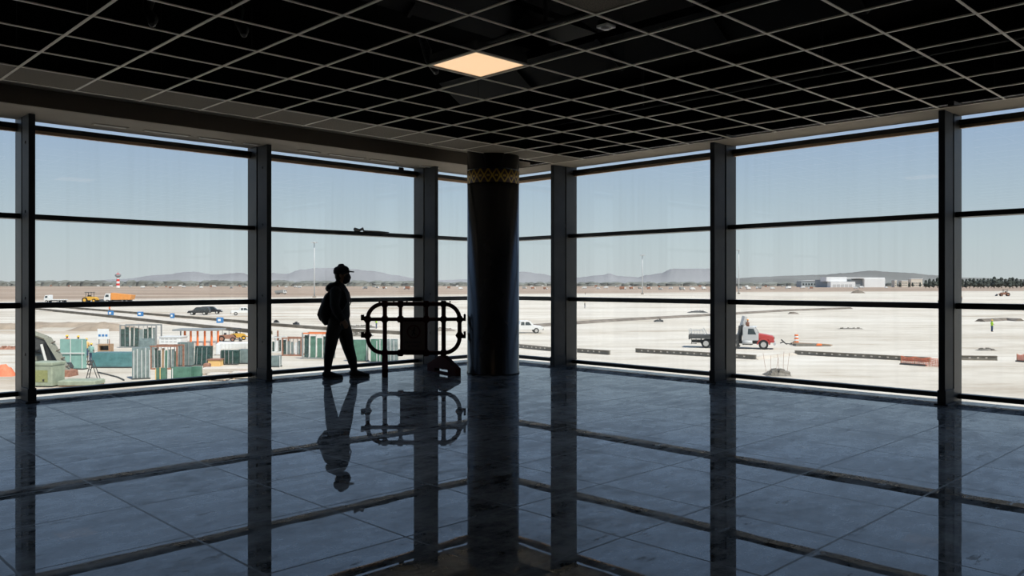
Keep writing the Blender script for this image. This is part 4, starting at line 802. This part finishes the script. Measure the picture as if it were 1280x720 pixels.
# glass yard
def panel(name, lab, cat, x0, x1, ytop, ybase, mat, frame='framewhite', posts=(), bars=(), th=.12, yaw=0, lean=0, group=None, n=1, gap=.18):
    D = gd(ybase); q = D / FPX; xc = (x0 + x1) / 2; w = (x1 - x0) * q; h = (ybase - ytop) * q; t = thing(name, lab, cat, pd(xc, D), RZ + yaw, group)
    MB().box(-w / 2, w / 2, -.15, .15 + gap * n, 0, .1).build('skid', 'vdark', t)
    for k in range(n):
        y = k * gap; m = MB(); m.add([(-w / 2, y, .1), (w / 2, y, .1), (w / 2, y + lean * h, h), (-w / 2, y + lean * h, h), (-w / 2, y + th, .1), (w / 2, y + th, .1), (w / 2, y + th + lean * h, h), (-w / 2, y + th + lean * h, h)], [(0, 1, 2, 3), (7, 6, 5, 4), (0, 4, 5, 1), (1, 5, 6, 2), (2, 6, 7, 3), (3, 7, 4, 0)]); m.build('sheet', mat, t)
    for p in posts: x = (p - xc) * q; MB().bar((x, -.06, 0), (x, -.06 + lean * h, h * (.93 + .1 * ((p * 7) % 3) / 2)), .05, .05).build('post', frame, t)
    for b_ in bars: z = (ybase - b_) * q; MB().box(-w / 2, w / 2, -.08 + lean * z, 0 + lean * z, z - .05, z + .05).build('crossbar', frame, t)
    return t
panel('glass_pallet', 'upright teal glass pallet with white props next to the excavator', 'glass pallet', 75, 106, 424, 462, 'teal', 'framewhite', (88.5, 103), (441.5,), n=2)
panel('glass_pallet', 'teal glass pallet seen behind the excavator stick at the left post', 'glass pallet', 43, 62, 432, 460, 'teal', n=2)
panel('glass_pallet', 'long low dark teal glass pallet at the yard centre left', 'glass pallet', 115, 167, 441, 460, 'tealblue', 'framegrey', (), (), n=5, th=.16, gap=.3)
panel('glass_pallet', 'grey glass sheet leaning in front of the dark glass rack', 'glass pallet', 172, 191, 423, 452, 'glassgrey', 'framewhite', (), (), lean=.12)
panel('glass_pallet', 'tall grey stack of glass sheets standing at the lower edge of the yard', 'glass pallet', 166, 187, 435, 474, 'glassgrey', 'framewhite', (168, 172, 177, 181.5, 186), (), n=4, yaw=rad(24), gap=.25)
panel('glass_pallet', 'deep green glass stack lying behind the window rail below the yellow box', 'glass pallet', 214, 239, 459, 477, 'glassgreen', 'framewhite', (216,), (), n=3); panel('glass_pallet', 'short green glass stack right of the deep green one', 'glass pallet', 241, 251, 458, 476, 'glassgreen', 'framewhite', (241,), (), n=2); panel('glass_pallet', 'narrow green glass stack left of the deep green one', 'glass pallet', 195, 207, 460, 476.5, 'glassgreen', 'yellow', (200.5, 195), (), n=2)
panel('glass_pallet', 'grey glass pallet below the orange post shelter, left part', 'glass pallet', 222, 240, 428, 458, 'glassgrey', 'framegrey', (222, 226, 231, 236), (), n=3); panel('glass_pallet', 'dark grey glass pallet under the right half of the orange post shelter', 'glass pallet', 243, 262, 433, 457, 'glassdark', 'framegrey', (246, 252, 258), (), n=4, lean=.1)
panel('glass_pallet', 'grey glass pallet right of the yellow box', 'glass pallet', 276, 297, 438, 456, 'glassdark', 'framegrey', (276, 281, 286, 291), (), n=4); panel('glass_pallet', 'grey glass pallet beside the left window post', 'glass pallet', 298, 315, 437, 455, 'glassgrey', 'framewhite', (300,), (), n=4)
panel('glass_pallet', 'teal glass pallet between the person and the barrier', 'glass pallet', 437, 459, 425, 452, 'glassgreen', 'framewhite', (440, 458.5), (), n=4); panel('glass_pallet', 'green glass pallet behind the left upright of the barrier', 'glass pallet', 463, 479, 424, 453, 'glassgreen', 'framewhite', (463, 471, 475), (), n=3); panel('glass_pallet', 'tilted pale green glass pallet left of the barrier sign', 'glass pallet', 484, 497, 424, 452.5, 'glassgrey', 'framewhite', (488, 492.5), (), n=3, lean=-.08)
panel('glass_pallet', 'small grey glass pallet beside the left window post on the person side', 'glass pallet', 338, 350, 445, 459, 'glassgrey', 'framewhite', (350,), (), n=3)
def rack(lab, x0, x1, ytop, ybase, n, mats, frame='framegrey', toprail=None, yaw=0):
    D = gd(ybase); q = D / FPX; xc = (x0 + x1) / 2; w = (x1 - x0) * q; h = (ybase - ytop) * q; t = thing('glass_rack', lab, 'glass rack', pd(xc, D), RZ + yaw); dp = 1.4
    MB().box(-w / 2, w / 2, 0, .12, 0, .12).box(-w / 2, w / 2, dp - .12, dp, 0, .12).build('base_rail', frame, t); MB().box(-w / 2, w / 2, 0, .1, h - .12, h).box(-w / 2, w / 2, dp - .1, dp, h - .12, h).build('top_rail', toprail or frame, t)
    for x in (-w / 2, w / 2):
        for y in (.05, dp - .05): MB().box(x - .06, x + .06, y - .06, y + .06, 0, h).build('upright', frame, t)
    for k in range(n):
        x = -w / 2 + w * (k + .5) / n; rq = random.Random(k * 7 + int(x0)); a = w / n * rq.uniform(.30, .46); dh = rq.uniform(.05, .35) * (h > 1.6); ln = rq.uniform(-.04, .04); m = MB(); m.prism([(x - a, .14), (x + a, .14), (x + a + ln, h - .16 - dh), (x - a + ln, h - .16 - dh)], .15, .22); m.build('sheet', rq.choice(mats), t); MB().bar((x + a + .03, .13, .12), (x + a + .03 + ln, .13, h - .1), .045).build('divider', rq.choice(['framewhite', 'framegrey', 'vdark']), t)
    return t
rack('large rack of dark glass sheets with white dividers at the back of the yard', 150, 195, 406, 435, 8, ['glassdark', 'glassdark', 'glassgrey'], 'framegrey'); rack('low rack of narrow glass sheets right of the tall grey stack', 188, 221, 432, 462, 8, ['glassgrey', 'glassdark', 'wood', 'glassgreen'], 'rust')
rack('glass rack with an orange top rail behind the person', 377, 412, 416, 449, 4, ['glassdark', 'glassdark', 'glassgreen'], 'framegrey', 'orange', rad(-10)); rack('low rack of glass frames left of the orange topped rack', 352, 377, 422, 445, 5, ['white', 'glassdark', 'glassgrey'], 'rust', None, rad(-10)); rack('small rack of white frames next to the left window post', 339, 352, 421, 441, 3, ['white', 'glassdark'], 'framewhite')
t = thing('site_cabin', 'white louvred site cabin behind the low glass rack', 'cabin', gp(212, 436), RZ); MB().cbox(-1.15, 1.15, 0, 2, 0, 1.2, .05).build('walls', 'white', t); MB().box(-1.2, 1.2, -.05, 2.05, 1.2, 1.3).build('roof', 'framewhite', t); m = MB(); [m.box(-.9 + .45 * k, -.6 + .45 * k, -.02, 0, z, z + .12) for k in range(4) for z in (.4, .7, 1.0)]; each(m, 'louvre', 'vgrey', t)
t = thing('post_shelter', 'open shelter with orange posts and thin grey roof in the yard', 'shelter', gp(245, 433.5), RZ); q = gd(433.5) / FPX; X = lambda p: (p - 245) * q
MB().box(X(217), X(274), -.4, 2.2, 20 * q, 20 * q + .18).build('roof', 'framegrey', t)
for p in (231, 238.5, 247, 256, 264.5, 272.5): MB().bar((X(p), 0, 0), (X(p), 0, 20 * q), .17).build('post', 'orange', t)
for p in (219, 225): MB().bar((X(p), 1.5, 0), (X(p), 1.5, 20 * q), .1).build('post', 'framegrey', t)
MB().box(X(232), X(273), .3, 1.4, 0, .5).build('plinth', 'framewhite', t)
t = thing('yellow_box', 'yellow wooden box on the pale slabs in the yard', 'box', gp(267, 458), RZ); MB().cbox(-.5, .52, 0, .9, 0, .52, .03).build('crate', 'yellow', t); MB().box(-.55, .57, -.05, .95, .52, .6).build('lid', 'rust', t)
for k, (x0, x1, y, lab) in enumerate(((252, 315, 468, 'long pale flat slab stack near the left window post'), (258, 285, 476, 'short pale flat slab nearest the rail under the yellow box'), (288, 318, 474, 'pale flat slab in the corner by the left window post'))):
    D = gd(y); q = D / FPX; t = thing('slab_stack', lab, 'slab stack', pd((x0 + x1) / 2, D), RZ + rad(8)); w = (x1 - x0) * q
    for z in range(3): MB().cbox(-w / 2, w / 2 - .1 * z, 0, 1.6, .08 + .13 * z, .19 + .13 * z, .02).build('slab', 'concretepale', t)
    MB().box(-w / 2 + .2, -w / 2 + .35, 0, 1.6, 0, .08).box(w / 2 - .35, w / 2 - .2, 0, 1.6, 0, .08).build('bearer', 'wood', t)
t = thing('notice_board', 'white notice board with faint blue marks on posts in the yard', 'notice board', gp(129, 431), RZ); q = gd(431) / FPX; MB().box(-7 * q, 7 * q, -.03, .03, 7 * q, 20 * q).build('board', 'white', t); m = MB(); [m.box(x - .13, x + .13, -.045, -.03, .95, 1.2) for x in (-.4, 0, .38)]; each(m, 'mark', 'blue', t)
for x in (-.5, .5): MB().box(x - .04, x + .04, 0, .08, 0, 20 * q).build('post', 'framegrey', t)
t = thing('timber_crate', 'brown timber crate with dark opening in the yard', 'crate', gp(130, 440), RZ); MB().box(-.65, .6, 0, .8, 0, .15).box(-.65, .6, 0, .8, .65, .8).box(-.65, -.5, 0, .8, .15, .65).box(.45, .6, 0, .8, .15, .65).build('frame', 'wood', t); MB().box(-.5, .45, .4, .8, .15, .65).build('inside', 'vblack', t); MB().bar((.55, 0, 0), (.55, 0, 1.3), .07).build('stake', 'rust', t)
t = thing('ladder', 'thin dark folding ladder at the lower left of the yard', 'ladder', gp(115, 473), RZ)
for s in (-1, 1): MB().bar((-.32, s * .2, 0), (0, s * .15, 1.35), .05).bar((.5, s * .2, 0), (0, s * .15, 1.35), .05).build('side', 'vdark', t)
m = MB(); [m.bar((-.32 + .08 * k, -.18, .33 * k), (-.32 + .08 * k, .18, .33 * k), .04) for k in range(1, 4)]; each(m, 'rung', 'vdark', t)
strip('hose', [(122, 466), (135, 469), (148, 472.5), (155, 476)], .10, .10, 'vdark', 'thin dark hose on the ground right of the folding ladder', 'hose', .05)
for px, py, w_, h_, mat, lab in ((337, 436, .25, 2.6, 'redpaint', 'red marker post right beside the left window post'), (347, 440, .16, 2.2, 'rust', 'thin rusty post before the small white frame rack'), (257.5, 462, .5, .5, 'rust', 'small brown crate left of the yellow box'),
        (301, 470, .6, .35, 'redpaint', 'small dark red block on the pale slabs'), (205, 428, .5, .7, 'vdark', 'dark drum between the glass rack and the white cabin'), (272, 444, .35, 1.1, 'white', 'short white post right of the orange shelter')):
    t = thing('yard_post' if h_ > 1 else 'yard_block', lab, 'post' if h_ > 1 else 'block', gp(px, py), RZ); MB().cbox(-w_ / 2, w_ / 2, 0, w_, .05, h_, w_ * .12).build('body', mat, t); MB().box(-w_ * .8, w_ * .8, -.1, w_ + .1, 0, .05).build('base', 'concrete', t)
worker(84, 68.5, 'worker in orange vest behind the teal pallet, left of two', 'vestorange', h=1.75, z=GZ + .95, yaw=rad(-90)); worker(98, 70, 'worker in brown top behind the teal pallet, right of two', 'rust', h=1.75, z=GZ + .8, yaw=rad(-90)); worker(108, 71, 'worker in yellow top right of the upright teal pallet', 'yellow', h=1.7, z=GZ + .55, yaw=rad(90)); worker(114, 70, 'worker in teal top right of the upright teal pallet', 'teal', h=1.6, z=GZ + .3, yaw=rad(90))
for px, D, z, w, lab in ((90, 69.5, .95, 1.8, 'timber scaffold deck under the two workers behind the teal pallet'), (112.5, 71, .3, .9, 'low timber deck under the yellow and teal topped workers')):
    t = thing('scaffold_deck', lab, 'scaffold', pd(px, D), RZ); hz = .8 if z > .5 else .3
    MB().box(-w / 2, w / 2, -.6, 1.0, hz - .06, hz).build('deck', 'wood', t)
    for x in (-w / 2 + .05, w / 2 - .05):
        for y in (-.55, .95): MB().bar((x, y, 0), (x, y, hz), .07).build('leg', 'framegrey', t)
worker(470.5, 128, 'worker in yellow vest bending behind the barrier', 'vest', h=1.7, yaw=rad(180), arm=1, helm='vorange')
pile(445, 410, 6, 3, .4, 'rubble', 'grey debris heap between the person and the barrier', 41, 16); pile(446, 420.5, 4, 2, .5, 'rubble', 'grey stone heap above the teal pallet by the barrier', 42, 22); pile(547, 414, 5, 3, .5, 'soildark', 'dark debris seen through the right of the barrier', 43, 10)
for px, py, lab in ((345, 403.5, 'dark animal sized debris clump left of two beyond the kerb'), (370, 406, 'dark debris clump right of two beyond the kerb')): pile(px, py, 1.1, .6, .5, 'vblack', lab, px, 8)
t = thing('container', 'white low container behind the glass pallets by the left window post', 'container', gp(291, 436.5), RZ); q = gd(436.5) / FPX; MB().cbox(-20 * q, 22 * q, 0, 1.5, 0, 8 * q, .04).build('shell', 'white', t); m = MB(); [m.box(-18 * q + .35 * k, -18 * q + .42 * k + .0, -.03, 0, .08, .6) for k in range(9)]; each(m, 'rib', 'framewhite', t)
for px, py, pt, lab in ((283, 427, 'rust', 'brown compact loader behind the white container'), (297, 425, 'vyellow', 'small yellow loader near the left window post')): loader(lab, px, py, pt, rad(20), .5)

# ================================================================ light
w = bpy.data.worlds.new('sky'); S.world = w; w.use_nodes = True; nt = w.node_tree; nt.nodes.clear()
tc = N(nt, 'ShaderNodeTexCoord'); sx = N(nt, 'ShaderNodeSeparateXYZ'); nt.links.new(tc.outputs['Generated'], sx.inputs[0])
c = ramp(nt, math_(nt, 'MAXIMUM', sx.outputs[2], 0.0), [(0, (.66, .70, .71)), (.045, (.60, .68, .71)), (.10, (.50, .61, .70)), (.19, (.36, .49, .70)), (.45, (.24, .37, .62)), (1, (.17, .29, .55))])
bg = N(nt, 'ShaderNodeBackground'); bg.inputs[1].default_value = 1.0; nt.links.new(c, bg.inputs[0]); ou = N(nt, 'ShaderNodeOutputWorld'); nt.links.new(bg.outputs[0], ou.inputs[0])
sl = bpy.data.lights.new('sun', 'SUN'); sl.energy = 5.1; sl.angle = rad(.6); sl.color = (1, .94, .85); so = bpy.data.objects.new('sun', sl); COL.objects.link(so)
tosun = Vector((-.06, -.55, .83)).normalized(); so.rotation_euler = tosun.to_track_quat('Z', 'Y').to_euler(); so.location = (0, -5, 20)

# ================================================================ camera
cam = bpy.data.cameras.new('camera'); co = bpy.data.objects.new('camera', cam); COL.objects.link(co); co.location = (0, 0, EYE)
co.rotation_euler = (pi / 2, 0, RZ); cam.sensor_width = 36; cam.lens = FPX / 1280 * 36; cam.shift_y = -(360 - HOR) / 1280; cam.clip_end = 60000; cam.clip_start = .05
S.camera = co
S.view_settings.view_transform = 'Standard'; S.view_settings.look = 'None'; S.view_settings.exposure = 0; S.view_settings.gamma = 1; S.view_settings.use_curve_mapping = False
S.cycles.use_denoising = True; S.cycles.max_bounces = 10; S.cycles.transparent_max_bounces = 16; S.cycles.sample_clamp_indirect = 6
